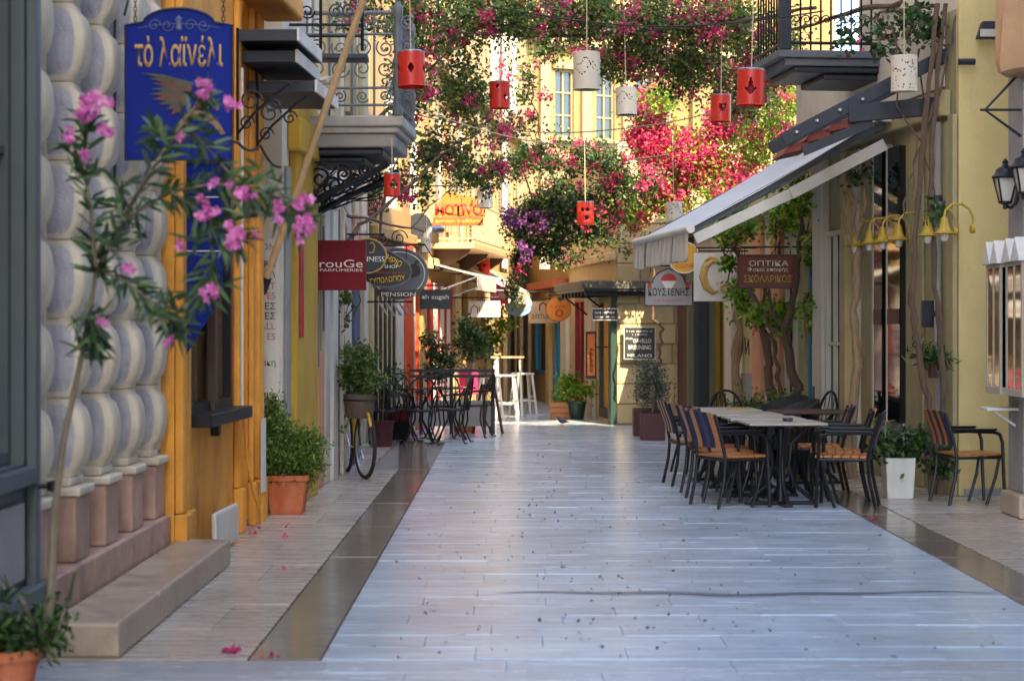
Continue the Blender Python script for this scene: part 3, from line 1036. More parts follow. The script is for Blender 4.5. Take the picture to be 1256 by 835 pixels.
LF = Facade('striped_shop_house', 'honey plaster shop house with striped cream and charcoal panels and vermilion pillar', 'building', -1.93, 26.62, .12, 1, -1, 4.75, 11)
q = lambda p: LF.s_at(p)
LF.wall(M['sun_stone'], [(q(505), q(519), .1, 2.3), (1.2, 2.4, 3.3, 5.2), (3.2, 4.2, 3.3, 5.2)])
LF.window(q(505), q(519), .1, 2.3, M['orange_red'], M['glass_warm'], 2, 2)
for a in (1.2, 3.2): LF.window(a, a + (1.2 if a < 2 else 1), 3.3, 5.2, M['white_paint'], M['glass_blue'], 2, 3)
n = 10
for i in range(n):
    a = q(452) + (q(480) - q(452)) * i / n
    LF.part('stripe_panel', M['text_black'] if i % 2 else M['cream'], a, a + (q(480) - q(452)) / n - .004, .002, .05 + .012 * (i % 2), 0, 2.45)
for p0, p1, mm, oo in ((481, 488, 'pale', .09), (489, 498, 'orange_red', .12), (499, 504, 'pale', .07)):
    LF.part('pillar', M[mm], q(p0), q(p1), .002, oo, 0, 2.8, bevel=.01)
LF.part('orange_base', M['orange_red'], q(505), q(521), .003, .05, 0, .35)
LF.part('fascia', M['sun_stone'], 0, 4.7, .003, .1, 2.82, 2.98, bevel=.02)

M['trim'] = mat('weathered_trim_stone', '#8a7a5a', .85, .16, 3, .3, 30, dirt='#6a5a40', dirt_amt=.5)
LG = Facade('red_striped_house', 'sunlit honey stone house with red and white striped door boards and iron balcony', 'building', -1.93 + 4.78 * .1191, 26.62 + 4.78 * .9929, .12, 1, -1, 6.6, 10)
q = lambda p: LG.s_at(p)
LG.wall(M['sun_stone'], [(q(561), q(572), .1, 2.2), (.9, 1.9, 3.2, 5.3), (3.4, 4.4, 3.2, 5.3), (.9, 1.9, 6.3, 8.2), (3.4, 4.4, 6.3, 8.2)])
LG.window(q(561), q(572), .1, 2.2, M['green_door'], M['glass_warm'], 2, 2)
for a in (.9, 3.4):
    LG.window(a, a + 1, 3.2, 5.3, M['white_paint'], M['glass_blue'], 2, 3); LG.shutters(a, a + 1, 3.2, 5.3, M['trim'])
    LG.window(a, a + 1, 6.3, 8.2, M['white_paint'], M['glass_blue'], 2, 3, sill=M['trim']); LG.shutters(a, a + 1, 6.3, 8.2, M['trim'])
n = 7
for i in range(n):
    a = q(524) + (q(552) - q(524)) * i / n
    LG.part('door_board', M['red_panel'] if i % 2 == 0 else M['text_white'], a, a + (q(552) - q(524)) / n - .004, .002, .05 + .01 * (i % 2), 0, 2.3)
for p0, p1, mm in ((553, 560, 'cream'), (573, 579, 'cream'), (584, 589, 'wood_pale')):
    LG.part('pillar', M[mm], q(p0), q(p1), .002, .09, 0, 2.5, bevel=.01)
LG.part('fascia', M['cream'], 0, 6.5, .003, .1, 2.52, 2.7, bevel=.02)
for s_ in (.15, 2.3, 2.75, 4.85, 5.3, 6.2):
    LG.part('upper_pilaster', M['trim'], s_, s_ + .3, .003, .1, 2.98, 9.0, bevel=.015)
for z in (5.75, 8.7): LG.part('string_course', M['trim'], 0, 6.55, .003, .22, z, z + .2, bevel=.03)
t = thing('far_iron_balcony', 'sunlit far balcony with thin upright bars and timber underside', 'balcony', tuple(LG.W(.4, 0, 0)), math.atan2(LG.d.y, LG.d.x))
mb = MB().box(0, 5.0, -.002, -.7, 2.86, 2.96); mb.build('slab', M['wood_pale'], t, bevel=.01)
mb = MB()
for z in (3.02, 3.62): mb.tube([(.02, -.03, z), (.02, -.67, z), (4.98, -.67, z)], .016, 6)
mb.build('rail', M['cream'], t, smooth=True)
for x in np.arange(.1, 4.95, .16):
    MB().tube([(x, -.67, 2.962), (x, -.67, 3.62)], .011, 5).build('bar', M['cream'], t)
for x in np.arange(.1, .65, .1):
    MB().tube([(.02, -x, 2.962), (.02, -x, 3.62)], .011, 5).build('bar', M['cream'], t)
for x in (.3, 2.5, 4.7):
    MB().sprism([(0, 2.86), (-.6, 2.86), (-.55, 2.78), (-.1, 2.5), (0, 2.5)], x, x + .09).build('bracket', M['wood_dark'], t)

LH = Facade('far_corner_house', 'far sunlit house with green door strip closing the left of the street', 'building', LG.W(6.62, 0, 0).x, LG.W(6.62, 0, 0).y, .12, 1, -1, 8.5, 9)
q = lambda p: LH.s_at(p)
LH.wall(M['sun_stone'], [(q(606), q(614), .1, 2.2), (q(628), q(634), .1, 2.2), (1, 2, 3.2, 5.2), (4, 5, 3.2, 5.2)])
LH.window(q(606), q(614), .1, 2.2, M['wood_dark'], M['glass_warm'], 2, 2)
LH.window(q(628), q(634), .1, 2.2, M['green_door'], M['glass_dark'], 2, 2)
for a in (1, 4): LH.window(a, a + 1, 3.2, 5.2, M['white_paint'], M['glass_blue'], 2, 3); LH.shutters(a, a + 1, 3.2, 5.2, M['trim'])
for p0, p1, mm in ((597, 602, 'cream'), (617, 621, 'wood_pale'), (622, 626, 'dark_steel'), (637, 641, 'wood_pale')):
    LH.part('pillar', M[mm], q(p0), q(p1), .002, .09, 0, 2.5, bevel=.01)
LH.part('fascia', M['cream'], 0, 8.4, .003, .1, 2.52, 2.7, bevel=.02)

for s_ in (.2, 2.7, 3.3, 5.7, 6.3, 7.9):
    LH.part('upper_pilaster', M['trim'], s_, s_ + .35, .003, .1, 2.72, 8.4, bevel=.015)
for z in (5.6, 8.3): LH.part('string_course', M['trim'], 0, 8.45, .003, .24, z, z + .2, bevel=.03)
mb = MB().tube([LH.l(2.5, .12, 2.8), LH.l(2.5, .12, 8.9)], .06, 10); mb.build('drainpipe', M['white_paint'], LH.root, smooth=True)
for a in (1, 4): LH.window(a, a + 1, 6.2, 8.0, M['white_paint'], M['glass_blue'], 2, 3, rec=.03)
# --- house across the end of the street
FE = Facade('end_house', 'tall sunlit honey house with white drainpipe closing the street end', 'building', -6.2, 47.5, .85, .5, -1, 18, 13, depth=6)
holes = []
for xx in np.arange(.7, 15, 1.3):
    for z0, z1 in ((.4, 2.6), (3.4, 5.5), (6.6, 8.4), (9.5, 11.2)): holes.append((xx, xx + .6, z0, z1))
FE.wall(M['golden'], holes)
for h in holes:
    if 4 < h[0] < 12:
        FE.window(*h, M['trim'], M['glass_blue'], 2, 3, sill=M['trim'], fw=.05)
        FE.part('pilaster', M['trim'], h[1] + .2, h[1] + .5, .003, .14, h[2] - .3, h[3] + .35, bevel=.02)
        FE.part('lintel', M['trim'], h[0] - .1, h[1] + .1, .003, .1, h[3] + .02, h[3] + .2, bevel=.01)
for z in (2.95, 6.0, 9.0, 12.4): FE.part('string_course', M['trim'], 0, 16, .003, .3, z, z + .22, bevel=.03)
mb = MB()
for z in (6.3, 7.0): mb.tube([FE.l(4.5, .75, z), FE.l(7.2, .75, z)], .03, 6)
mb.build('balcony_rail', M['dark_steel'], FE.root)
FE.part('balcony_slab', M['trim'], 4.4, 7.3, .31, .85, 6.05, 6.2, bevel=.02)
for x in np.arange(4.55, 7.2, .15): MB().tube([FE.l(x, .75, 6.2), FE.l(x, .75, 7.0)], .015, 5).build('balcony_bar', M['dark_steel'], FE.root)
mb = MB().tube([FE.l(7.55, .12, 0), FE.l(7.55, .12, 12.4)], .09, 10); mb.build('drainpipe', M['trim'], FE.root, smooth=True)

# ================================================================== RIGHT SIDE
F0 = Facade('grey_corner_house', 'tall grey plastered house whose corner pillar carries the white glass vitrines', 'building', 4.3, -20, 0, 1, 1, 36.85, 11.5)
F0.wall(M['grey_plaster'])
F0.part('sun_blocking_storeys', M['grey_plaster'], 0, 26, -.02, -5, 11.51, 23)  # unseen storeys, height shaped to keep sun off the near street
F0.part('pillar_base', M['step'], 36.2, 36.84, .002, .1, 0, .2, bevel=.02)
F0.part('corner_pilaster', M['grey_plaster'], 36.35, 36.84, .002, .03, .2, 11.4, bevel=.01)

R1D = (-.11, 1)
RA = Facade('yellow_corner_house', 'yellow plastered corner house with grey olive shop windows under the slanting awning', 'building', 4.2, 18.5, *R1D, 1, 5.9, 4.6, depth=6)
r = lambda p: RA.s_at(p)
RA.wall(M['olive'], [(r(1111), r(1096), .62, 3.45), (r(1089), r(1079), .62, 3.45), (r(1040), r(1020), .1, 2.7), (r(1003), r(986), .1, 2.6)], inner=M['yellow'])
RA.part('end_wall', M['yellow'], -.04, -.002, -6.0, -.01, 0, 8.5)
RA.part('upper_storey', M['pale'], 0, 3.3, -6.0, -.02, 4.602, 8.5)
RA.part('end_wall_base', M['grey_plaster'], -.07, -.042, -6.0, -.06, 0, .07)
RA.part('corner_strip', M['olive'], -.045, .12, .002, .05, 0, 3.6, bevel=.01)
for a, b in ((1111, 1096), (1089, 1079)):
    wn = RA.part('window', M['glass_dark'], r(a), r(b), -.1, .065, .62, 3.45, bevel=0)
    RA.part('transom', M['wood_dark'], r(a) + .01, r(b) - .01, .066, .075, 1.62, 1.78, parent=wn)
    RA.part('frame', M['pale'], r(b) + .004, r(b) + .05, .003, .07, .6, 3.5, parent=wn)
    RA.part('kick_plate', M['metal_light'], r(a), r(b), .003, .03, .35, .6)
RA.window(r(1040), r(1020), .1, 2.7, M['pale'], M['glass_dark'], 2, 2, rec=.02)
RA.window(r(1003), r(986), .1, 2.6, M['blue_door'], M['glass_blue'], 2, 2)
for a, b, oo, mm in ((1168, 1150, .05, 'olive'), (1135, 1120, .03, 'olive'), (1074, 1062, .05, 'olive'), (1058, 1052, .06, 'pale'), (1049, 1043, .12, 'cream'), (1018, 1006, .10, 'pale')):
    RA.part('pilaster', M[mm], r(a), r(b), .002, oo, 0, 3.55, bevel=.012)
RA.part('upper_cladding', M['pale'], .3, 5.85, .003, .03, 3.9, 4.58)
RA.part('fascia', M['olive'], .13, 5.85, .003, .12, 3.6, 3.85, bevel=.02)

RB = Facade('low_shop_row', 'low pale shop row with yellow door and olive shutter behind the tree trunks', 'building', RA.W(5.91, 0, 0).x, RA.W(5.91, 0, 0).y, *R1D, 1, 7.1, 3.4, depth=5)
r = lambda p: RB.s_at(p)
RB.wall(M['pale'], [(r(972), r(963), .05, 2.5), (r(891), r(872), .05, 2.35), (r(836), r(824), .3, 2.2)])
RB.window(r(972), r(963), .05, 2.5, M['wood_dark'], M['glass_dark'], 1, 1)
dd = RB.window(r(891), r(872), .05, 2.35, M['ochre'], M['glass_blue'], 2, 1, fw=.1)
RB.window(r(836), r(824), .3, 2.2, M['white_paint'], M['glass_warm'], 2, 2)
for a, b, oo, mm, z1 in ((962, 951, .07, 'peach', 3.0), (938, 928, .07, 'peach', 3.0), (926, 913, .03, 'cream', 3.0), (903, 895, .08, 'pale', 3.0), (851, 840, .12, 'maroon', 3.0), (839, 837, .06, 'white_paint', 2.6), (823, 818, .06, 'white_paint', 2.6)):
    RB.part('pilaster', M[mm], r(a), r(b), .002, oo, 0, z1, bevel=.01)
RB.part('grey_dado', M['grey_plaster'], r(926), r(913), .032, .045, 0, .95)
sh = RB.part('olive_shutter', mat('olive_green_paint', '#5b5a38', .6, .12), r(878), r(876), .003, .42, .1, 2.4)
RB.part('shutter_glass', M['glass_blue'], r(878) - .012, r(878) - .003, .1, .33, .4, 2.2, parent=sh)
RB.part('cornice', M['cream'], 0, 7.05, .003, .2, 3.05, 3.25, bevel=.03)
# graffiti strokes on the cream panel
s_, = (r(924),)
mb = MB()
zz = 1.62
mb.tube([RB.l(s_ + .1, .036, 1.6), RB.l(s_ + .18, .036, 1.9), RB.l(s_ + .3, .036, 1.62), RB.l(s_ + .05, .036, 1.72)], .008, 4)
mb.tube([RB.l(s_ + .1, .036, 1.2), RB.l(s_ + .12, .036, 1.42), RB.l(s_ + .3, .036, 1.22), RB.l(s_ + .34, .036, 1.45)], .008, 4)
mb.build('graffiti', M['text_black'], RB.root)

RS = Facade('limestone_corner_house', 'low limestone block corner house with flat dark canopy and straw blind door', 'building', 1.68, 31.8, *R1D, 1, 5.4, 4.6, depth=4)
r = lambda p: RS.s_at(p)
RS.wall(M['lime'], [(r(752), r(733), .05, 2.15), (r(718), r(705), .05, 2.1)])
dw = RS.window(r(752), r(733), .05, 2.15, M['green_door'], M['blind'], 1, 1, rec=-.08, fw=.16, name='door')
RS.part('door_jamb', M['green_door'], r(756), r(752.5), .002, .09, 0, 2.2)
RS.window(r(718), r(705), .05, 2.1, M['red_door'], M['red_door'], 2, 1, rec=-.06)
RS.part('pillar', M['pale'], r(731), r(722), .002, .08, 0, 2.2, bevel=.01)
bkm = {}
for k in range(14):
    z0 = .02 + k * .325
    x = -.02
    off = rnd.uniform(.3, .5)
    widths = [off] + [rnd.uniform(.42, .66) for _ in range(4)]
    for wv in widths:
        key = round(wv, 1)
        mb = MB(); RS.box(mb, -.055 + rnd.uniform(-.006, .006), -.002, x, x - wv + .012, z0, z0 + .313)
        mb.build('stone_block', M['lime'], RS.root, bevel=.012)
        x -= wv
        if x < -1.6: break
RS.part('string_course', M['lime'], -.06, 5.3, .003, .12, 2.66, 2.8, bevel=.02)

RF = Facade('blue_door_house', 'far limestone shop house with bright blue door and shutter', 'building', RS.W(5.41, 0, 0).x, RS.W(5.41, 0, 0).y, *R1D, 1, 10, 4.4, depth=3.5)
r = lambda p: RF.s_at(p)
RF.wall(M['sun_stone'], [(r(690), r(680), .05, 2.1), (r(672), r(657), .6, 2.1)])
RF.window(r(690), r(680), .05, 2.1, M['blue_door'], M['blue_door'], 2, 1, rec=-.05)
RF.window(r(672), r(657), .6, 2.1, M['blue_door'], M['glass_blue'], 1, 1, rec=-.05)
for a, b, mm in ((699, 692, 'pale'), (678, 674, 'cream'), (652, 649, 'wood_pale')):
    RF.part('pillar', M[mm], r(a), r(b), .002, .08, 0, 2.3, bevel=.01)
RF.part('brick_band', mat('brick_red_band', '#a2583f', .85, .2, 12, .3, 40), .1, 5, .003, .25, 2.35, 2.5, bevel=.01)

# flat dark canopy of the corner house
t = thing('flat_canopy', 'flat dark grey canopy over the limestone corner shop', 'canopy', tuple(RS.W(0, 0, 0)), math.atan2(RS.d.y, RS.d.x))
mb = MB().box(-.42, 2.9, -.75, .58, 2.16, 2.2); mb.build('deck', M['dark_steel'], t)
mb = MB().box(-.45, 2.93, -.78, .61, 2.2, 2.33); mb.build('fascia', mat('weathered_canopy_edge', '#5a564e', .7, .25, 6, .3, 40), t, bevel=.01)
for s_ in np.arange(-.3, 2.8, .4):
    MB().box(s_, s_ + .05, -.7, .54, 2.09, 2.159).build('joist', M['black'], t)
for s_ in (.2, 2.6):
    MB().tube([(s_, .02, 1.75), (s_, .45, 2.09)], .018, 6).build('strut', M['black'], t, smooth=True)

# --- big slanting awning
t = thing('slanting_awning', 'grey canvas awning with pleated valance sloping over the cafe tables', 'awning', tuple(RA.W(1.70, 0, 0)), math.atan2(RA.d.y, RA.d.x))
AL, AO, AZ0, AZ1 = 3.25, 2.2, 3.80, 2.60
mb = MB()
n = 14
vs = []
for i in range(n + 1):
    u = i / n
    for j in range(9):
        s_ = AL * j / 8
        vs.append((s_, .12 + (AO - .12) * u, AZ0 + (AZ1 - AZ0) * u - .03 * math.sin(PI * u) + .006 * math.sin(j * 2.1)))
mb.add(vs, [(i * 9 + j, (i + 1) * 9 + j, (i + 1) * 9 + j + 1, i * 9 + j + 1) for i in range(n) for j in range(8)])
o = mb.build('canvas', M['canvas'], t, smooth=True); o.modifiers.new('th', 'SOLIDIFY').thickness = .008
MB().box(-.03, AL + .03, .02, .2, 3.72, 3.86).build('cassette', M['metal_light'], t, bevel=.02)
MB().box(-.06, -.031, .0, .22, 3.70, 3.88).build('end_cap', M['white_paint'], t, bevel=.01)
MB().tube([(-.02, AO + .01, AZ1 - .01), (AL + .02, AO + .01, AZ1 - .01)], .045, 10).build('front_bar', M['white_paint'], t, smooth=True)
for s_ in (.06, AL - .06):
    a, b, c = (s_, .15, 3.48), (s_, 1.15, 2.96), (s_, AO - .05, AZ1 - .11)
    MB().bar(a, b, .05, .12).bar(b, c, .045, .11).build('arm', M['white_paint'], t, bevel=.008)
    MB().bar((s_ + .02, .15, 3.7), (s_ + .02, AO - .03, AZ1 - .015), .012, .07).build('side_valance', M['grey_iron'], t)
mb = MB(); vs = []; nn = 120
for i in range(nn + 1):
    s_ = AL * i / nn
    wv = .018 * math.sin(i * 1.9) + .008 * math.sin(i * .7)
    h = .30 + .012 * math.sin(i * .9)
    if i % 30 < 1: h = .26
    vs += [(s_, AO + .03 + wv * .3, AZ1 - .03), (s_, AO + .035 + wv, AZ1 - .03 - h * .5), (s_, AO + .035 + wv * 1.4, AZ1 - .03 - h)]
mb.add(vs, [(i * 3 + k, (i + 1) * 3 + k, (i + 1) * 3 + k + 1, i * 3 + k + 1) for i in range(nn) for k in range(2) if i % 30 != 29])
mb.build('valance', M['fringe'], t)

# --- steel canopy frame with flower troughs
t = thing('steel_canopy_frame', 'dark sloping steel frame holding reddish flower troughs beside the yellow wall', 'canopy frame', (0, 0, 0))
D = 18.75
A, B = P(960, 172, D), P(1122, 92, D)
for dd_ in (0, .9):
    off = Vector((0, dd_, 0))
    MB().bar(A + off, P(1195, 50, D) + off if dd_ == 0 else B + off, .06, .13).build('rafter', M['dark_steel'], t, bevel=.005)
MB().bar(P(1040, 140, D), P(1176, 128, D), .08, .17).build('beam', M['dark_steel'], t, bevel=.005)
MB().bar(P(1174, 58, D - .08), P(1174, 144, D - .08), .08, .08).build('post', M['dark_steel'], t, bevel=.005)
MB().bar(P(985, 186, D + .02), P(1070, 150, D + .02), .05, .09).build('lower_bar', M['dark_steel'], t)
for i, (px, py) in enumerate(((975, 178), (1000, 164), (1028, 151), (1056, 138))):
    p = P(px, py, D + .04)
    MB().prism([(-.12, -.09), (.15, -.03), (.12, .05), (-.06, -.01)], -.0, .82).build('flower_trough', mat('red_brown_trough', '#7a3428', .7, .2) if i == 0 else bpy.data.materials['red_brown_trough'], t, loc=tuple(p))
    MB().lathe([(.001, -.012), (.022, -.012), (.022, .012), (.001, .012)], (0, 0, 0), 10).build('bolt', M['metal_light'], t, loc=tuple(P(px + 2, py - 16, D - .05)))

# --- right balcony
t = thing('dark_upper_balcony', 'upper balcony with dark moulded slab and black iron railing above the awning', 'balcony', tuple(RA.W(2.3, 0, 0)), math.atan2(RA.d.y, RA.d.x))
mb = MB().box(0, 1.3, .002, 1.14, 4.44, 4.52).box(.04, 1.26, .002, 1.06, 4.36, 4.438)
mb.build('slab', mat('dark_grey_plaster', '#5a5d63', .8, .15, 3, .25, 40, dirt='#38383a', dirt_amt=.5), t, bevel=.012)
MB().box(.07, 1.2, .002, .95, 4.29, 4.358).box(.12, 1.1, .002, .62, 4.22, 4.288).build('under_moulding', M['dark_steel'], t, bevel=.02)
mb = MB()
for z in (4.6, 5.42): mb.tube([(.05, .05, z), (.05, 1.08, z), (1.25, 1.08, z)], .018, 6)
mb.build('rail', M['black'], t, smooth=True)
mb = MB().box(.0, .12, 1.0, 1.12, 4.521, 5.6); mb.build('corner_post', M['dark_steel'], t, bevel=.01)
for o_ in np.arange(.12, 1.0, .11):
    mb = MB().tube([(.05, o_, 4.522), (.05, o_, 5.42)], .011, 5).tube(scroll((.05, o_ + .05, 4.85), .05, 1.4, plane='yz'), .007, 4)
    mb.build('baluster', M['black'], t, smooth=True)
for s_ in np.arange(.2, 1.2, .12):
    MB().tube([(s_, 1.08, 4.522), (s_, 1.08, 5.42)], .011, 5).build('baluster', M['black'], t, smooth=True)

# --- row of yellow gooseneck lamps
def lamp_parts(t):
    mb = MB().tube([(0, 0, 0), (0, .0, .06), (0, .04, .15), (0, .13, .21), (0, .25, .2), (0, .32, .13), (0, .33, .06)], .014, 8)
    mb.build('gooseneck', M['yellow_paint'], t, smooth=True)
    MB().tube([(0, -.012, -.07), (0, .03, -.07)], .045, 12).tube([(0, .02, -.07), (0, 0, 0)], .014, 8).build('wall_plate', M['yellow_paint'], t, smooth=True)
    mb = MB().lathe([(.02, .07), (.035, .05), (.045, 0), (.06, -.06), (.085, -.1), (.135, -.12), (.128, -.123), (.08, -.095), (.05, -.05)], (0, .33, 0), 18)
    mb.build('shade', M['yellow_paint'], t, smooth=True)
    mb = MB().lathe([(.02, -.03), (.045, -.09), (.05, -.15), (.035, -.2), (.001, -.215)], (0, .33, 0), 12)
    mb.build('bulb', M['bulb'], t, smooth=True)


names = ['yellow bell lamp next to the yellow wall corner', 'second yellow bell lamp from the yellow wall corner', 'third yellow bell lamp from the yellow wall corner',
         'fourth yellow bell lamp from the yellow wall corner', 'fifth yellow bell lamp from the yellow wall corner', 'sixth yellow bell lamp, farthest along from the yellow wall corner']
for i, s_ in enumerate([RA.s_at(p_, .47) for p_ in (1142, 1122, 1087, 1068, 1052, 1035)]):
    t = thing('gooseneck_lamp', names[i], 'wall lamp', tuple(RA.W(s_, .075, 2.54)), math.atan2(RA.d.y, RA.d.x), 'yellow lamps along the shop front')
    lamp_parts(t)
    t.scale = (.82, .82, .82)

# --- vitrines on grey corner
MV = mat('cream_frame_paint', '#a89d8c', .6, .1)
for i, (y0, y1) in enumerate(((16.32, 16.8), (15.62, 16.14))):
    t = thing('glass_vitrine', 'white gabled glass vitrine ' + ('on grey pillar beside the yellow wall' if i == 0 else 'on grey pillar, away from the yellow wall'), 'display case', (4.18, y0, 0), 0, 'vitrines on the grey pillar')
    L = y1 - y0
    z0, z1 = 1.06, 2.12
    MB().box(-.10, .115, .012, L - .012, z0 + .03, z1 - .01).build('interior', M['glass_dark'], t)
    mb = MB()
    for x in (-.11, .095):
        for y in (0, L / 2 - .02, L - .04): mb.box(x, x + .022, y, y + .04, z0, z1)
    mb.box(-.112, .118, -.002, L + .002, z0 - .03, z0 + .03).box(-.112, .118, -.003, L + .003, z1 - .03, z1)
    mb.build('frame', MV, t, bevel=.004)
    mb = MB()
    for ya, yb in ((-.03, L / 2 - .004), (L / 2 + .004, L + .03)):
        ym = (ya + yb) / 2
        mb.sprism([(ya, z1 + .003), (yb, z1 + .003), (ym, z1 + .2)], -.14, .119)
    mb.build('gable_roof', M['white_paint'], t, bevel=.004)
    MB().box(-.104, -.101, .05, L - .05, z0 + .05, z1 - .05).build('glass', M['glass_warm'], t)
    mb = MB()
    for k in range(5): mb.box(-.09, .1, -.0015 + .014, .02, z0 + .15 + k * .17, z0 + .24 + k * .17)
    mb.build('menu_card', M['canvas_white'], t)
t = thing('wall_shelf', 'thin white shelf on the grey pillar below the vitrines', 'shelf', (4.3, 16.6, .9))
MB().box(-.3, -.002, -.12, .12, -.012, .012).build('board', M['white_paint'], t, bevel=.003)
MB().bar((-.02, 0, -.15), (-.22, 0, -.014), .02, .02).build('bracket', M['white_paint'], t)

# --- wall lanterns
for i, (px, py, d) in enumerate(((1233, 228, 16.5), (1256, 216, 16.1))):
    p = P(px, py, d)
    t = thing('wall_lantern', 'black coach lantern on curled arm ' + ('facing the yellow wall' if i == 0 else 'set higher than its twin above the vitrines'), 'wall lantern', tuple(p), 0, 'coach lanterns over the vitrines')
    MB().taper(0, 0, -.13, .06, .075, .075, .15, .15).build('glass', M['bulb'], t)
    mb = MB()
    for a in (-1, 1):
        for b in (-1, 1): mb.bar((a * .04, b * .04, -.13), (a * .078, b * .078, .06), .014, .014)
    mb.lathe([(.11, .06), (.115, .075), (.09, .1), (.075, .14), (.03, .165), (.02, .19), (.03, .2), (.001, .235)], (0, 0, 0), 12)
    mb.lathe([(.001, -.2), (.02, -.19), (.02, -.16), (.06, -.145), (.06, -.13)], (0, 0, 0), 12)
    mb.build('cage', M['black'], t, smooth=True)
    xw = 4.3 - p.x
    mb = MB().tube([(0, 0, -.17), (xw * .35, 0, -.185), (xw * .6, 0, -.15), (xw * .85, 0, -.03), (xw - .01, 0, .0)], .014, 8)
    mb.tube([(xw - .02, 0, -.12), (xw - .02, 0, .12)], .02, 8)
    mb.build('arm', M['black'], t, smooth=True)

# --- furled canvas at the top of the grey corner
t = thing('furled_canvas', 'beige furled canvas hanging from the grey corner above the iron bracket', 'canvas', tuple(P(1246, 40, 16.3)))
mb = MB(); n = 14; prof = []
for j, (zz, rr) in enumerate(((.5, .17), (.3, .2), (.1, .22), (-.1, .225), (-.25, .235), (-.33, .22), (-.36, .15))):
    ring = []
    for k in range(24):
        a = 2 * PI * k / 24
        q_ = rr * (1 + .12 * math.sin(a * 5 + j * .4) + .05 * math.sin(a * 9))
        ring.append((q_ * math.cos(a) * .95 + .06, q_ * math.sin(a) * .8, zz + .02 * math.sin(a * 3 + 1)))
    prof += ring
fs = [(j * 24 + k, j * 24 + (k + 1) % 24, (j + 1) * 24 + (k + 1) % 24, (j + 1) * 24 + k) for j in range(6) for k in range(24)] + [tuple(6 * 24 + k for k in range(24))]
mb.add(prof, [tuple(reversed(f_)) for f_ in fs])
mb.build('cloth', M['canvas_beige'], t, smooth=True)
t = thing('iron_sign_bracket', 'empty triangular iron bracket below the furled canvas', 'bracket', tuple(P(1252, 135, 16.4)))
mb = MB().tube([(0, 0, .32), (-.3, 0, 0), (0, 0, -.22)], .014, 6).tube([(-.34, 0, 0), (.03, 0, 0)], .012, 6).tube([(.03, 0, .34), (.03, 0, -.25)], .014, 6)
mb.build('frame', M['dark_steel'], t, smooth=True)
t = thing('floodlight', 'small grey floodlight on the yellow wall beside the furled canvas', 'floodlight', tuple(P(1212, 40, 18.35)))
MB().taper(0, 0, -.06, .1, .22, .12, .12, .1).build('housing', M['dark_steel'], t, bevel=.01)
MB().box(-.09, .09, -.075, -.061, -.05, .02).build('lens', M['bulb'], t)
MB().bar((0, .03, .05), (0, .15, .09), .03, .03).build('bracket', M['dark_steel'], t)
MB().tube([tuple(P(1176, 76, 18.38)), tuple(P(1196, 76, 18.38))], .03, 8).build('pipe_stub', M['dark_steel'], None, smooth=True)
tag(bpy.data.objects['pipe_stub'], 'short dark pipe stub on the yellow wall below floodlight', 'pipe')

# ================================================================== SIGNS
def ellipse(a, b, n=36, cx=0, cz=0, t0=0, t1=2 * PI):
    full = abs(t1 - t0 - 2 * PI) < 1e-6
    k = n if full else n + 1
    return [(cx + a * math.cos(t0 + (t1 - t0) * i / n), cz + b * math.sin(t0 + (t1 - t0) * i / n)) for i in range(k)]


def rect(w, h, cx=0, cz=0):
    return [(cx - w / 2, cz - h / 2), (cx + w / 2, cz - h / 2), (cx + w / 2, cz + h / 2), (cx - w / 2, cz + h / 2)]


def sign(name, label, px, py, d, out, board, edge=None, th=.03, arm=None, arm_z=None, cat='sign'):
    """board with outline out (metres, centred) facing the street's near end; arm = x of the wall it hangs from"""
    p = P(px, py, d)
    t = thing(name, label, cat, tuple(p))
    MB().prism(out, -th / 2, th / 2).build('board', board, t, bevel=.004)
    if edge:
        n = len(out)
        cx = sum(q[0] for q in out) / n; cz = sum(q[1] for q in out) / n
        mb = MB()
        mb.tube([(x, -th / 2 - .002, z) for x, z in out], .009, 5, closed=True)
        mb.build('rim', edge, t)
    if arm is not None:
        zt = max(q[1] for q in out) + .05 if arm_z is None else arm_z
        x0 = arm - p.x
        x1 = (max(q[0] for q in out) if x0 < 0 else min(q[0] for q in out)) * .9
        mb = MB().tube([(x0, 0, zt), (x1, 0, zt)], .013, 6)
        for q in (.85, -.85):
            xx = q * max(abs(x1), .05)
            if min(x0, x1) - .01 <= xx <= max(x0, x1) + .01:
                zz = max([z for x, z in out if abs(x - xx) < .12] or [zt - .05])
                mb.tube([(xx, 0, zt), (xx, 0, zz - .01)], .006, 5)
        mb.build('arm', M['black'], t, smooth=True)
    return t


def px2m(d): return d / FPX


# blue arched sign
d = 11.38; k = px2m(d)
W_, H_ = 130 * k, 185 * k
out = [(-W_ / 2, -H_ / 2), (W_ / 2, -H_ / 2), (W_ / 2, H_ / 2 - 20 * k)] + [(40 * k * math.cos(a) * 1.1, H_ / 2 - 20 * k + 20 * k * math.sin(a)) for a in np.linspace(.15, PI - .15, 14)] + [(-W_ / 2, H_ / 2 - 20 * k)]
t = sign('blue_arched_sign', 'large ultramarine arched hanging sign with gold Greek lettering and painted winged figure', 220, 104, d, out, M['blue_sign'], mat('worn_blue_edge', '#1b2547', .5, .2), .035)
text_part('τὸ λαϊνέλι', 'lettering', t, M['gold'], 0, 40 * k, w=108 * k, h=38 * k, y=-.021, bold=.012)
mb = MB()
for cx, fl in ((-30, 1), (30, -1), (-14, -1), (14, 1)):
    mb.tube([(x, -.021, z) for x, _, z in scroll((cx * k, 0, 72 * k), 8 * k, 1.3, 16, flip=fl)], .003, 4)
mb.tube([(x * k, -.021, (66 + 8 * math.cos(x / 40)) * k) for x in range(-50, 51, 5)], .0025, 4)
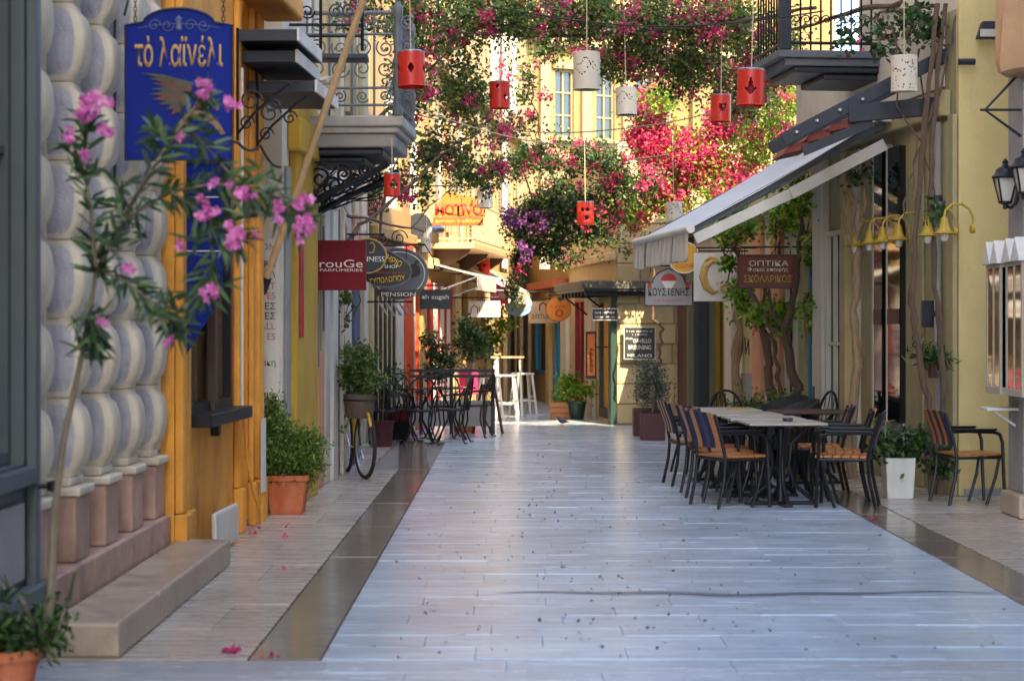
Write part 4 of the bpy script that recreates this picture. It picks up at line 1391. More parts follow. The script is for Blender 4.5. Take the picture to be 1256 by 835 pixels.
mb.lathe([(.001, 64 * k), (4 * k, 67 * k), (3 * k, 74 * k), (5 * k, 80 * k), (.001, 84 * k)], (0, -.018, 0), 8)
mb.build('ornament', mat('faded_gold_line', '#5f6a86', .5, .2), t)
MF = [mat('olive_feather_paint', '#3c4334', .6, .4, 18), mat('brown_feather_paint', '#4e3c2c', .6, .4, 18), mat('rust_feather_paint', '#5e3022', .6, .4, 18)]
for a_, rows in ((0, 9), ):
    for q in range(rows):
        f = q / (rows - 1)
        x0, z0 = 18 - 14 * f, 2 - 30 * f
        x1, z1 = -46 + 30 * f + 6 * math.sin(q), 14 - 52 * f
        MB().prism([(x0 * k, z0 * k), ((x0 * .4 + x1 * .6) * k, ((z0 + z1) / 2 + 4) * k), (x1 * k, z1 * k), ((x0 * .45 + x1 * .55) * k, ((z0 + z1) / 2 - 2.5) * k), (x0 * k, (z0 - 5) * k)], -.0215 - q * .0004, -.018).build('painted_feather', MF[q % 3], t)
body = [(33, 3), (36, -2), (35, -8), (38, -13), (44, -19), (50, -30), (47, -33), (40, -24), (36, -30), (40, -38), (50, -48), (57, -60), (52, -62), (42, -50), (28, -42), (16, -44), (4, -52), (-4, -56), (0, -46), (10, -36), (18, -28), (22, -18), (26, -12), (27, -6), (28, 1)]
MB().prism([(x * k, z * k) for x, z in body], -.0265, -.019).build('painted_figure', mat('tan_figure_paint', '#7a6040', .6, .5, 26), t)
mb = MB()
for sx in (-54, 54):
    for i in range(6):
        c = Vector((sx * k, 0, H_ / 2 - 18 * k + i * .028))
        ring = [(c.x + (.009 * math.cos(a) if i % 2 else 0), (0 if i % 2 else .009 * math.cos(a)), c.z + .017 * math.sin(a)) for a in np.linspace(0, 2 * PI, 9)[:-1]]
        mb.tube(ring, .003, 4, closed=True)
mb.tube([(-.30, 0, .52), (W_ / 2 + .04, 0, .52)], .012, 6)
mb.tube([(-.32, .0, .40), (-.29, 0, .52), (.1, 0, .66)], .008, 6)
mb.build('chain_and_arm', M['dark_steel'], t, smooth=True)
MB().tube([(-.375, 0, -.6), (-.375, 0, .66)], .009, 6).tube([(-.375, 0, .52), (-.29, 0, .52)], .01, 6).tube([(-.375, 0, -.58), (-.43, .05, -.58)], .008, 5).tube([(-.375, 0, .6), (-.43, .05, .6)], .008, 5).build('side_rod', M['dark_steel'], t, smooth=True)

# blue pennant
d = 13.15; k = px2m(d)
t = sign('blue_pennant', 'long dark blue pointed pennant board hanging against the orange front', 246, 312, d, [(-18 * k, 112 * k), (27 * k, 112 * k), (27 * k, -45 * k), (12 * k, -75 * k), (-18 * k, -124 * k)], M['blue_sign'], None, .02)
mb = MB()
for z in (70, 4): mb.tube([(-18 * k, -.013, z * k), (26 * k, -.013, z * k)], .004, 5)
mb.build('white_line', M['text_white'], t)
MB().box(-20 * k, 28 * k, -.02, .02, 111 * k, 115 * k).bar((-18 * k, 0, 113 * k), (-40 * k, .05, 113 * k), .02, .02).build('hanger', M['dark_steel'], t)

# crimson square sign
d = 19.1; k = px2m(d)
t = sign('crimson_square_sign', 'square crimson shop sign reading rouge parfumeries on black bracket', 419, 325.5, d, rect(60 * k, 61 * k), M['rouge'], None, .09)
text_part('rouGe', 'lettering', t, M['text_white'], 0, 2 * k, w=53 * k, h=9.5 * k, y=-.048, bold=.004)
text_part('PARFUMERIES', 'lettering', t, M['text_white'], 0, -6 * k, w=52 * k, h=3.2 * k, y=-.048)
MB().box(-47 * k, -31 * k, -.03, .03, -10 * k, 11 * k).box(-49 * k, -40 * k, -.04, .04, -14 * k, -6 * k).box(-49 * k, -40 * k, -.04, .04, 6 * k, 14 * k).bar((-48 * k, 0, 0), (-58 * k, 0, 0), .03, .03).build('bracket', M['black'], t, bevel=.004)

# round stout sign
d = 21.6; k = px2m(d)
t = sign('round_navy_sign', 'round navy beer sign half hidden by the crimson square sign', 451, 314, d, ellipse(23 * k, 21 * k), mat('navy_enamel', '#10202e', .35, .1), M['gold'], .06, arm=-1.87)
text_part('GUINNESS', 'lettering', t, M['text_white'], 0, -4 * k, w=42 * k, h=6.5 * k, y=-.034, bold=.01)
mb = MB().tube([(x * k, -.034, z * k) for x, z in ((2, 4), (7, 4), (9, 12), (6, 17), (3, 15))], .008, 5)
mb.build('harp', M['gold'], t)

# black oval signboard
d = 22.9; k = px2m(d)
out = [(-30 * k, 22 * k), (-16 * k, 23 * k), (2 * k, 18 * k), (16 * k, 10 * k), (26 * k, 1 * k), (28 * k, -7 * k), (24 * k, -16 * k), (14 * k, -22 * k), (0, -25 * k), (-16 * k, -24 * k), (-30 * k, -16 * k)]
t = sign('black_oval_sign', 'black curved tavern sign with yellow Greek lettering', 477, 327, d, out, mat('black_sign_paint', '#17181a', .4, .15), M['grey_iron'], .05, arm=-1.89, arm_z=26 * k)
text_part('ΤΗΡΙΟ', 'lettering', t, M['text_yellow'], 4 * k, 8 * k, w=26 * k, h=8 * k, y=-.03, rot=-.48, bold=.01)
text_part('BEER SHOP', 'lettering', t, M['text_white'], -5 * k, 0, w=34 * k, h=4 * k, y=-.03)
scribble(t, M['text_red'], 0, -7 * k, 36 * k, 3 * k, -.03)
text_part('ΤΥΠΟΛΟΓΙΟΥ', 'lettering', t, M['text_yellow'], -2 * k, -16 * k, w=44 * k, h=7 * k, y=-.03, rot=.12, bold=.01)

# grey pension oval
d = 24.2; k = px2m(d)
t = sign('grey_pension_oval', 'large grey oval pension sign with apple emblem and lettered ribbon', 489, 336, d, ellipse(36 * k, 31 * k), mat('grey_sign_paint', '#55595f', .5, .12), M['grey_iron'], .05, arm=-1.9, arm_z=36 * k)
MB().tube([(x, -.03, z) for x, z in ellipse(32 * k, 27 * k)], .006, 5, closed=True).build('inner_ring', M['text_white'], t)
MB().prism(ellipse(9 * k, 8 * k, 20, 18 * k, 4 * k), -.034, -.026).prism([(18 * k, 10 * k), (21 * k, 17 * k), (27 * k, 16 * k), (22 * k, 11 * k)], -.034, -.026).build('apple_emblem', M['text_black'], t)
MB().prism([(-30 * k, -18 * k), (-26 * k, -27 * k), (0, -30 * k), (26 * k, -27 * k), (30 * k, -18 * k), (0, -21 * k)], -.038, -.026).build('ribbon', mat('brown_ribbon_paint', '#3f362e', .5, .1), t)
text_part('PENSION', 'lettering', t, M['text_white'], 0, -25 * k, w=42 * k, h=5 * k, y=-.041)
mb = MB().tube(scroll((0, 0, 44 * k), 11 * k, 1.6), .008, 5).tube(scroll((-20 * k, 0, 42 * k), 8 * k, 1.6, flip=-1), .008, 5)
mb.tube([(32 * k, 0, 36 * k), (42 * k, 0, 20 * k), (44 * k, 0, 6 * k)], .008, 5)
mb.build('scrollwork', M['black'], t, smooth=True)

# more hanging signs further on
d = 27.2; k = px2m(d)
t = sign('charcoal_board_sign', 'charcoal rectangular sign reading ah sugah', 534, 367, d, rect(38 * k, 24 * k), mat('charcoal_board', '#2e2d2e', .5, .15), None, .04, arm=-1.88, arm_z=17 * k)
text_part('ah sugah', 'lettering', t, M['text_white'], 0, 2 * k, w=33 * k, h=7 * k, y=-.024, bold=.015)

d = 29.5; k = px2m(d)
out = [(-32 * k, -10 * k), (32 * k, -10 * k), (33 * k, 4 * k), (20 * k, 13 * k), (8 * k, 16 * k), (-8 * k, 20 * k), (-18 * k, 18 * k), (-28 * k, 4 * k)]
t = sign('yellow_pension_sign', 'ochre cut out pension sign with red lettering under the vines', 563, 256, d, out, mat('ochre_sign_board', '#a0661a', .6, .15), None, .04, arm=-1.6, arm_z=28 * k)
MB().box(-32 * k, 30 * k, -.03, .02, -21 * k, -10.5 * k).build('strip', mat('rust_sign_strip', '#9a4a22', .6, .15), t, bevel=.004)
text_part('MOTIVO', 'lettering', t, M['text_red'], 0, -1 * k, w=58 * k, h=14 * k, y=-.024, bold=.04)
text_part('pension traditional', 'lettering', t, M['text_yellow'], 0, -16 * k, w=56 * k, h=7 * k, y=-.034, bold=.01)

d = 33.0; k = px2m(d)
t = sign('white_iliadis_sign', 'white rectangular sign reading iliadis with red house mark', 594, 379, d, rect(39 * k, 20 * k), M['white_paint'], None, .04, arm=-1.2, arm_z=14 * k)
text_part('iliadis', 'lettering', t, mat('brown_lettering', '#6a4a36', .5), 3 * k, -1 * k, w=24 * k, h=8 * k, y=-.024)
MB().tube([(-16 * k, -.024, -4 * k), (-16 * k, -.024, 1 * k), (-12 * k, -.024, 5 * k), (-8 * k, -.024, 1 * k), (-8 * k, -.024, -4 * k)], .008, 4).build('house_mark', M['text_red'], t)
d = 35.5; k = px2m(d)
t = sign('magenta_sign', 'magenta square sign reading chillbox', 617, 361, d, rect(32 * k, 23 * k), M['magenta'], None, .05, arm=-.85, arm_z=16 * k)
text_part('chillbox', 'lettering', t, M['text_white'], -1 * k, -1 * k, w=26 * k, h=7 * k, y=-.029)
d = 37.0; k = px2m(d)
t = sign('pale_blue_oval_sign', 'pale blue oval sign beyond the magenta sign', 636, 374, d, ellipse(17 * k, 14 * k), mat('pale_blue_board', '#7fa6bd', .5, .1), None, .04, arm=1.1, arm_z=16 * k)
scribble(t, M['text_yellow'], 0, 0, 22 * k, 6 * k, -.024)
d = 39.0; k = px2m(d)
for (px, py, w_, h_, lab) in ((686, 303, 42, 36, 'upper beige althaia sign hanging above the brick band'), (666, 383, 36, 27, 'lower beige althaia sign beside the round orange sign')):
    t = sign('beige_square_sign', lab, px, py, d if py > 350 else 37, rect(w_ * k, h_ * k), mat('beige_board', '#c9a782', .6, .1) if py < 350 else bpy.data.materials['beige_board'], None, .04, arm=.9 if py > 350 else 1.12)
    text_part('althaia', 'lettering', t, bpy.data.materials['brown_lettering'], 0, -4 * k, w=w_ * .8 * k, h=8 * k, y=-.024)
    MB().tube([(-4 * k, -.024, 2 * k), (-4 * k, -.024, 9 * k), (0, -.024, 12 * k), (4 * k, -.024, 9 * k), (4 * k, -.024, 2 * k)], .012, 4).build('arch_mark', M['text_black'], t)
d = 35.0; k = px2m(d)
t = sign('round_orange_sign', 'round orange sign shaped like an orange fruit with leaf', 685, 379, d, ellipse(15 * k, 15 * k), mat('orange_fruit_board', '#c97a1a', .55, .12), mat('orange_peel_edge', '#a8591a', .6, .1), .05, arm=1.3, arm_z=18 * k)
MB().prism([(-2 * k, 13 * k), (4 * k, 17 * k), (8 * k, 13 * k), (2 * k, 9 * k)], -.035, -.026).build('leaf', M['green_door'], t)
scribble(t, M['text_red'], 0, 4 * k, 20 * k, 5 * k, -.029)
MB().tube([(x, -.029, z) for x, z in ellipse(4 * k, 4 * k, 12, 1 * k, -5 * k)], .012, 4, closed=True).build('ring', M['text_red'], t)
d = 31.55; k = px2m(d)
t = sign('small_navy_sign', 'small navy hanging plate with white border under the flat canopy', 742, 385.5, d, rect(31 * k, 14 * k), mat('navy_plate', '#1d2733', .5, .1), M['text_white'], .03)
scribble(t, M['text_white'], 0, 2.5 * k, 24 * k, 3.4 * k, -.02)
scribble(t, M['text_white'], 0, -3 * k, 24 * k, 2.5 * k, -.02)
MB().tube([(-12 * k, 0, 7 * k), (-12 * k, 0, 19 * k)], .006, 5).tube([(12 * k, 0, 7 * k), (12 * k, 0, 19 * k)], .006, 5).build('hanger', M['black'], t)
d = 32.6; k = px2m(d)
t = sign('orange_vertical_sign', 'narrow vertical orange sign in black frame reading superdry', 725, 435.5, d, rect(13 * k, 58 * k), M['black'], None, .08, arm=1.6, arm_z=10 * k)
MB().box(-4.5 * k, 4.5 * k, -.045, -.041, -25 * k, 26 * k).build('panel', mat('orange_panel', '#d9741a', .5, .06), t)
text_part('superdry', 'lettering', t, M['text_black'], 0, -6 * k, w=30 * k, h=6 * k, y=-.048, rot=PI / 2, bold=.02)
d = 31.62; k = px2m(d)
t = sign('dark_wall_plaque', 'dark slate plaque with white lettering on the limestone wall', 784.5, 421, d, rect(38 * k, 39 * k), mat('slate_plaque', '#20252c', .5, .12), M['text_white'], .03)
for txt, z, h_, w_ in (('GAVELLO', 3, 5, 22), ('BREUNING', -5, 5.5, 28), ('MILANO', -15, 4, 30)):
    text_part(txt, 'lettering', t, M['text_white'], 3 * k if txt == 'GAVELLO' else 0, z * k, w=w_ * k, h=h_ * k, y=-.02, bold=.012)
scribble(t, M['text_white'], 0, 15 * k, 32 * k, 2.6 * k, -.02); scribble(t, M['text_white'], 0, 11 * k, 18 * k, 2.2 * k, -.02); scribble(t, M['text_white'], -13 * k, 6 * k, 8 * k, 3 * k, -.02)

# white cup-emblem sign
d = 27.6; k = px2m(d)
out = [(-29 * k, -21 * k), (29 * k, -21 * k), (29 * k, 7 * k), (20 * k, 7 * k), (18 * k, 14 * k), (12 * k, 20 * k), (0, 25 * k), (-12 * k, 20 * k), (-18 * k, 14 * k), (-20 * k, 7 * k), (-29 * k, 7 * k)]
t = sign('grey_ice_cream_sign', 'grey shaped sign with ice cream cup emblem and bold Greek lettering below the awning valance', 820, 354, d, out, mat('pale_grey_board', '#9a9a98', .5, .1), M['black'], .06, arm=3.2, arm_z=28 * k)
text_part('ΚΟΥΣΤΕΝΗΣ', 'lettering', t, M['text_black'], 0, -4 * k, w=50 * k, h=9.5 * k, y=-.035, bold=.008)
scribble(t, M['text_pink'], 0, -14 * k, 36 * k, 4 * k, -.035)
MB().prism([(-9 * k, 9 * k), (9 * k, 9 * k), (5 * k, 3 * k), (4 * k, -1 * k), (-4 * k, -1 * k), (-5 * k, 3 * k)], -.036, -.03).build('cup', M['text_white'], t)
MB().prism(ellipse(9.5 * k, 8.5 * k, 16, 0, 10 * k, 0, PI), -.037, -.03).build('ice_cream', M['text_red'], t)
MB().box(-26 * k, -21 * k, -.036, -.031, 1 * k, 6 * k).box(21 * k, 26 * k, -.036, -.031, 1 * k, 6 * k).build('red_mark', M['text_red'], t)

d = 26.9; k = px2m(d)
t = sign('yellow_round_sign', 'round yellow sign tucked between the valance and the white gold emblem board', 839, 316, d, ellipse(19 * k, 19 * k), mat('yellow_disc', '#d19a1c', .5, .1), M['text_white'], .04, arm=3.28, arm_z=8 * k)
text_part('ΑΞΕΣΟΥΑΡ', 'lettering', t, M['text_red'], 0, -10 * k, w=22 * k, h=5 * k, y=-.024)
t = sign('yellow_leaf_board', 'flat yellow pointed board beside the round yellow sign', 813, 318, 27.2, [(-16 * k, 2 * k), (-4 * k, 7 * k), (10 * k, 6 * k), (14 * k, -2 * k), (4 * k, -5 * k)], bpy.data.materials['yellow_disc'], None, .03, arm=3.2, arm_z=5 * k)

d = 26.2; k = px2m(d)
t = sign('white_emblem_board', 'white board with golden curled emblem half covered by lime leaves', 877, 340, d, rect(52 * k, 59 * k), M['white_paint'], None, .05, arm=3.35, arm_z=36 * k)
for i in range(14):
    MB().box(-26 * k, 26 * k, -.031, -.0255, (-28 + i * 4.05) * k, (-25.2 + i * 4.05) * k).build('slat', M['white_paint'], t)
mb = MB()
pts = [(6, 18), (-4, 20), (-13, 12), (-15, 0), (-11, -12), (-2, -19), (4, -17)]
mb.tube([(x * k, -.04, z * k) for x, z in pts], [.02, .035, .05, .055, .05, .03, .012], 8)
mb.tube([(x * k, -.04, z * k) for x, z in ((-13, 20), (-6, 24), (3, 22))], [.012, .03, .012], 8)
mb.tube([(x, -.04, z) for x, z in ellipse(5 * k, 5 * k, 12, 12 * k, -14 * k)], .02, 6, closed=True)
mb.build('golden_emblem', M['gold'], t, smooth=True)

d = 24.1; k = px2m(d)
t = sign('brown_optician_sign', 'rust brown optician sign with cream and gold Greek lettering on dark arm', 941.5, 333, d, rect(73 * k, 40 * k), mat('rust_brown_board', '#6e2f20', .5, .14), M['wood_dark'], .06, arm=3.6, arm_z=30 * k)
text_part('ΟΠΤΙΚΑ', 'lettering', t, M['text_white'], 1 * k, 10 * k, w=48 * k, h=6.5 * k, y=-.035)
text_part('Φακοί επαφής', 'lettering', t, M['text_white'], 0, 2 * k, w=50 * k, h=6 * k, y=-.035)
text_part('ΣΚΟΛΑΡΙΚΟΣ', 'lettering', t, M['gold'], 0, -9 * k, w=60 * k, h=9 * k, y=-.035, bold=.02)

# ================================================================== HANGING LANTERNS
def lantern_mesh(name, r, h, mt, cut, n=84, m=44):
    """open-bottomed tin can with shapes pierced through its side; cut(u,v): u metres round from the front, v metres up from the middle"""
    v = []; f = []
    for j in range(m + 1):
        for i in range(n):
            a = 2 * PI * i / n
            z = -h / 2 + h * j / m
            v.append((r * math.sin(a), -r * math.cos(a), z))
    for j in range(m):
        for i in range(n):
            a = 2 * PI * (i + .5) / n
            if a > PI: a -= 2 * PI
            z = -h / 2 + h * (j + .5) / m
            if cut(a * r, z): continue
            i2 = (i + 1) % n
            f.append((j * n + i, j * n + i2, (j + 1) * n + i2, (j + 1) * n + i))
    me = bpy.data.meshes.new(name)
    me.from_pydata(v, [], f)
    me.materials.append(mt)
    me.polygons.foreach_set('use_smooth', [True] * len(f))
    me.update()
    return me


def rep(shape, pitch):
    def g(u, v):
        k = round(u / pitch)
        return shape(u - k * pitch, v)
    return g


dia = lambda s: (lambda u, v: abs(u) / s + abs(v) / (s * 1.5) < 1)
dot = lambda c, rr: (lambda u, v: any((u - a) ** 2 + (v - b) ** 2 < q * q for a, b, q in c))
club = lambda u, v: (u ** 2 + (v - .045) ** 2 < .03 ** 2) or ((abs(u) - .042) ** 2 + (v + .01) ** 2 < .032 ** 2) or (abs(u) < .012 and -.06 < v < .04)
crown = lambda u, v: (v < .1 - abs(u) * 4 and v > -.075 + abs(u) * .9 and abs(u) < .045) or (abs(u) < .06 and -.06 + abs(u) * .6 < v < -.02 + abs(u) * .25)


def wave(u, v):
    for c in range(-6, 7):
        uu = c * .026
        vv = .045 * math.sin(c * .9) + .03 * math.sin(c * .37 + 1)
        if (u - uu) ** 2 + (v - vv) ** 2 < .0078 ** 2: return True
        if (u - uu * .6 + .03) ** 2 + (v - vv * .4 - .1 + abs(c) * .012) ** 2 < .007 ** 2: return True
    return False


dots_seed = [(rnd.uniform(-.4, .4), rnd.uniform(-.14, .14)) for _ in range(120)]
speck = lambda u, v: any((u - a) ** 2 + (v - b) ** 2 < .0072 ** 2 for a, b in dots_seed)
bird = lambda u, v: (abs(u) < .05 and abs(v - .02) < .025 + .3 * abs(u) * (u > 0)) or (u ** 2 + (v + .02) ** 2 < .035 ** 2)
LS = [
    # px, py, w, h px, depth, colour, pattern, label
    (504.5, 86, 34, 42, 17.7, 'r', rep(lambda u, v: dia(.034)(u, v), .157), 'red tin lantern pierced with black diamonds'),
    (613, 117, 25, 32, 24.0, 'r', rep(dot([(-.05, .1, .022), (.055, -.03, .028)], 0), .21), 'red tin lantern with two round holes in front of the drainpipe house'),
    (481, 227, 20, 27, 18.08, 'r', rep(lambda u, v: club(u * 1.6, v * 1.6), .2), 'red tin lantern with clover shaped cutout below the iron scroll balcony'),
    (718, 262, 21, 28, 28.4, 'r', rep(dot([(-.035, .05, .028), (.04, .05, .026), (.03, -.07, .034)], 0), .3), 'red tin lantern with three dice like holes beside hanging purple vine'),
    (921, 108, 34, 43, 17.6, 'r', rep(crown, .22), 'red tin lantern with pointed crown shaped cutout'),
    (884, 133, 25, 32, 24.2, 'r', rep(bird, .3), 'red tin lantern with ragged bird shaped cutout among the vines'),
    (594, 327, 14, 18, 35.0, 'r', rep(dot([(0, .02, .03)], 0), .15), 'small far red lantern in front of white awning'),
    (749, 300, 14, 18, 35.5, 'r', rep(dot([(0, -.02, .03)], 0), .15), 'small far red lantern above the flat dark canopy'),
    (719.5, 88, 33, 44, 17.9, 'w', wave, 'cream tin lantern pierced with a wavy dotted line'),
    (768, 125, 26, 32, 24.0, 'w', lambda u, v: wave(u * .8 + .02, v), 'cream tin lantern with dotted swirl beside bright pink blossom'),
    (1109, 91, 32, 42, 18.0, 'w', speck, 'cream speckle pierced lantern beside the yellow house'),
    (595, 241, 20, 27, 28.4, 'w', speck, 'white speckle pierced lantern beside ochre pension sign'),
    (522, 301, 13, 17, 27.8, 'w', speck, 'small pale lantern beside grey pension oval'),
    (827, 260, 20, 22, 27.0, 'w', speck, 'pale lantern peeping over the awning edge'),
    (668, 321, 13, 18, 35.2, 'w', rep(dot([(0, 0, .03)], 0), .12), 'small far white lantern under the purple vine'),
]
for px, py, wp, hp, d, c, pat, lab in LS:
    k = px2m(d); rr = wp * k / 2; h = hp * k
    p = P(px, py, d)
    t = thing('tin_lantern', lab, 'lantern', tuple(p), 0, 'pierced tin lanterns strung over the street')
    t.rotation_euler = (rnd.gauss(0, .025), rnd.gauss(0, .03), rnd.uniform(-.2, .2))
    mt = M['red_lantern'] if c == 'r' else M['white_lantern']
    me = lantern_mesh('shell', rr, h, mt, pat, *(((84, 44) if wp > 22 else (56, 30)) if c == 'r' else ((180, 92) if wp > 22 else (90, 46))))
    o = link(bpy.data.objects.new('shell', me)); o.parent = t
    o.rotation_euler.z = rnd.uniform(-.12, .12)
    md = o.modifiers.new('th', 'SOLIDIFY'); md.thickness = .005; md.offset = -1
    MB().lathe([(rr - .012, h / 2 - .012), (rr, h / 2 - .006), (rr + .002, h / 2 + .006), (rr - .01, h / 2 + .012), (.001, h / 2 + .014)], (0, 0, 0), 32).build('lid', M['metal_light'] if c == 'r' else mt, t, smooth=True)
    MB().tube([(rr * math.cos(a), rr * math.sin(a), -h / 2) for a in np.linspace(0, 2 * PI, 29)[:-1]], .005, 5, closed=True).build('rim', mt, t)
    if c == 'w':
        ln = MB(); q = rr - .02
        ln.v = [(q * math.cos(a), q * math.sin(a), zz) for zz in (-h / 2 + .01, h / 2 - .01) for a in np.linspace(0, 2 * PI, 25)[:-1]]
        ln.f = [(i, (i + 1) % 24, 24 + (i + 1) % 24, 24 + i) for i in range(24)]
        ln.build('shade_liner', M['lantern_shade'], t, smooth=True)  # added dark sleeve, paints shade behind the pierced holes
    cl = {17: 1.6}.get(int(d), 1.0 if d < 30 else .5)
    if px == 481: cl = .34
    MB().tube([(0, 0, h / 2), (rnd.uniform(-.01, .01), 0, h / 2 + cl)], .006, 5).build('cord', M['cord'], t)
# wires across the street that carry them
for lab, d, z, x0, x1 in (('thin cable strung across between the crimson sign and the awning', 17.7, 5.75, -2.05, 4.3), ('thin cable strung across beyond the awning', 24.1, 5.4, -1.9, 3.5),
                          ('thin sagging cable strung past the ochre pension sign', 28.2, 4.6, -1.7, 3.1), ('thin far cable strung above the limestone corner house', 35.2, 3.5, -.8, 1.2)):
    pts = [(x0 + (x1 - x0) * i / 16, d + .06 * math.sin(i), z + .35 * ((i / 8 - 1) ** 2 - .6)) for i in range(17)]
    o = MB().tube(pts, .009, 5).build('street_cable', M['cable']); tag(o, lab, 'cable', 'cables over the street')
for lab, a, b in (('pale wire slanting from the balcony newel to the pink blossom', P(470, 118, 21), P(770, 180, 27)), ('dark cable crossing in front of the dark upper balcony', P(600, 8, 20), P(1010, 14, 20)),
                  ('dark cable running from iron balcony into the vines', P(560, 40, 23), P(900, 12, 25))):
    pts = [a.lerp(b, i / 16) - Vector((0, 0, .18 * math.sin(PI * i / 16))) for i in range(17)]
    o = MB().tube(pts, .008, 5).build('street_cable', M['cord'] if 'pale' in lab else M['cable']); tag(o, lab, 'cable', 'cables over the street')

# ================================================================== FURNITURE, RIGHT CAFE
def cafe_chair(name, label, fabrics, group):
    """faces +x; black tube frame with loop arms, slatted wood seat, banded back"""
    t = thing(name, label, 'chair', (0, 0, 0), 0, group)
    wv = .25
    for s_ in (-1, 1):
        y = s_ * wv
        mb = MB().tube([(.25, y, 0), (.235, y, .3), (.225, y, .56), (.2, y, .635), (.14, y, .655), (-.1, y, .665), (-.25, y, .66)], .017, 8)
        mb.build('arm_leg', M['black'], t, smooth=True)
        MB().box(-.24, .17, y - .028, y + .028, .668, .686).build('armrest', M['black'], t, bevel=.008)
        MB().tube([(-.27, y, 0), (-.215, y, .25), (-.2, y, .44), (-.235, y, .6), (-.31, y, .83)], .016, 8).build('back_leg', M['black'], t, smooth=True)
        MB().tube([(.09, y * .86, 0), (.17, y * .9, .25), (.2, y * .95, .43)], .015, 8).build('inner_leg', M['black'], t, smooth=True)
    mb = MB().tube([(.23, -wv, .425), (.23, wv, .425)], .014, 6).tube([(-.2, -wv, .425), (-.2, wv, .425)], .014, 6)
    for y in (-wv, wv): mb.tube([(-.2, y, .425), (.23, y, .425)], .014, 6)
    mb.tube([(-.3, -wv, .8), (-.3, wv, .8)], .013, 6).tube([(-.24, -wv, .6), (-.24, wv, .6)], .012, 6)
    mb.build('seat_frame', M['black'], t, smooth=True)
    for i in range(6):
        x = -.2 + i * .078
        MB().box(x, x + .07, -wv + .01, wv - .01, .441, .461).build('seat_slat', M['wood'], t, bevel=.004)
    for i, fm in enumerate(fabrics):
        y0 = -wv + .02 + i * (2 * wv - .04) / len(fabrics)
        y1 = y0 + (2 * wv - .04) / len(fabrics) - .008
        mb = MB()
        vs = []
        for z, x in ((.53, -.235), (.6, -.245), (.7, -.278), (.8, -.315), (.845, -.332)):
            for yy, oo in ((y0, .008), (y0, -.012), (y1, -.012), (y1, .008)): vs.append((x - oo - .004, yy, z))
        fs = []
        for a in range(4):
            for b in range(4): fs.append((a * 4 + b, a * 4 + (b + 1) % 4, (a + 1) * 4 + (b + 1) % 4, (a + 1) * 4 + b))
        fs += [(3, 2, 1, 0), (16, 17, 18, 19)]
        mb.add(vs, [tuple(reversed(f_)) for f_ in fs])
        mb.build('back_slat', M[fm], t, bevel=.003)
    return t


G_R = 'black cafe armchairs around the slatted tables'
fab1 = ['wood', 'navy', 'purple_fab', 'navy', 'wood', 'navy']
fab2 = ['navy', 'wood', 'navy', 'wood', 'purple_fab', 'wood']
fab3 = ['pink_fab', 'wood', 'navy', 'purple_fab', 'navy', 'navy']
specs = [
    (fab1, 1.95, 17.45, 24, 'black armchair with wood and navy back, back to the street, at the slatted tables corner'),
    (fab2, 1.94, 18.06, 13, 'black armchair with orange wood back strips, second along the street side of the tables'),
    (fab1, 1.96, 18.68, 19, 'black armchair with navy back, third along the street side of the tables'),
    (fab2, 1.84, 19.8, 6, 'black armchair standing apart at the far end of the tables street side'),
    (fab3, 2.98, 17.42, 166, 'black armchair with pink back strip facing the street across the tables'),
    (fab2, 3.02, 18.1, 172, 'black armchair on shop side of the tables behind the pink backed one'),
    (fab1, 2.95, 18.85, 176, 'black armchair on the shop side of the tables, beside the wooden side table'),
    (fab2, 4.13, 17.72, 8, 'black armchair with wooden seat standing alone against the yellow wall'),
]
for fb, x, y, rz, lab in specs:
    t = cafe_chair('cafe_armchair', lab, fb, G_R)
    t.location = (x, y, 0); t.rotation_euler = (0, 0, R(rz))


def slat_table(label, x, y, rz, w=.70, top='wood_table'):
    t = thing('slatted_table', label, 'table', (x, y, 0), rz, 'slatted cafe tables pushed in a row')
    n = 7
    for i in range(n):
        y0 = -w / 2 + i * w / n
        MB().box(-w / 2, w / 2, y0 + .003, y0 + w / n - .003, .722, .744).build('top_slat', M[top], t, bevel=.004)
    MB().box(-w / 2 + .03, w / 2 - .03, -.03, .03, .7, .7215).box(-.03, .03, -w / 2 + .03, -.031, .7, .7215).box(-.03, .03, .031, w / 2 - .03, .7, .7215).build('top_frame', M['black'], t)
    for s_ in (-1, 1):
        MB().tube([(s_ * .25, 0, .7), (s_ * .1, 0, .55), (s_ * .07, 0, .35), (s_ * .12, 0, .18), (s_ * .26, 0, .06), (s_ * .3, 0, .02)], .019, 8).build('leg', M['black'], t, smooth=True)
        MB().tube([(0, s_ * .25, .7), (0, s_ * .1, .55), (0, s_ * .07, .35), (0, s_ * .12, .18), (0, s_ * .26, .06), (0, s_ * .3, .02)], .019, 8).build('leg', M['black'], t, smooth=True)
    MB().lathe([(.07, .02), (.05, .05), (.035, .3), (.045, .35), (.035, .4), (.04, .68), (.08, .7)], (0, 0, 0), 14).build('column', M['black'], t, smooth=True)
    MB().box(-.33, .33, -.04, .04, 0, .03).box(-.04, .04, -.33, -.041, 0, .03).box(-.04, .04, .041, .33, 0, .03).build('foot', M['black'], t, bevel=.008)
    return t


slat_table('pale slatted table nearest the pink backed armchair, at the end of its row', 2.42, 17.6, .06)
slat_table('pale slatted table, second in the row from the pink backed armchair', 2.36, 18.42, .03)
slat_table('pale slatted table, third in the row from the pink backed armchair', 2.27, 19.35, .08)
slat_table('pale slatted table at the farther end of the row by the hoop back chairs', 2.2, 20.35, .05)
t = slat_table('dark brown slatted side table behind the shop side armchairs', 3.02, 19.9, .1, .7, 'wood_dark')


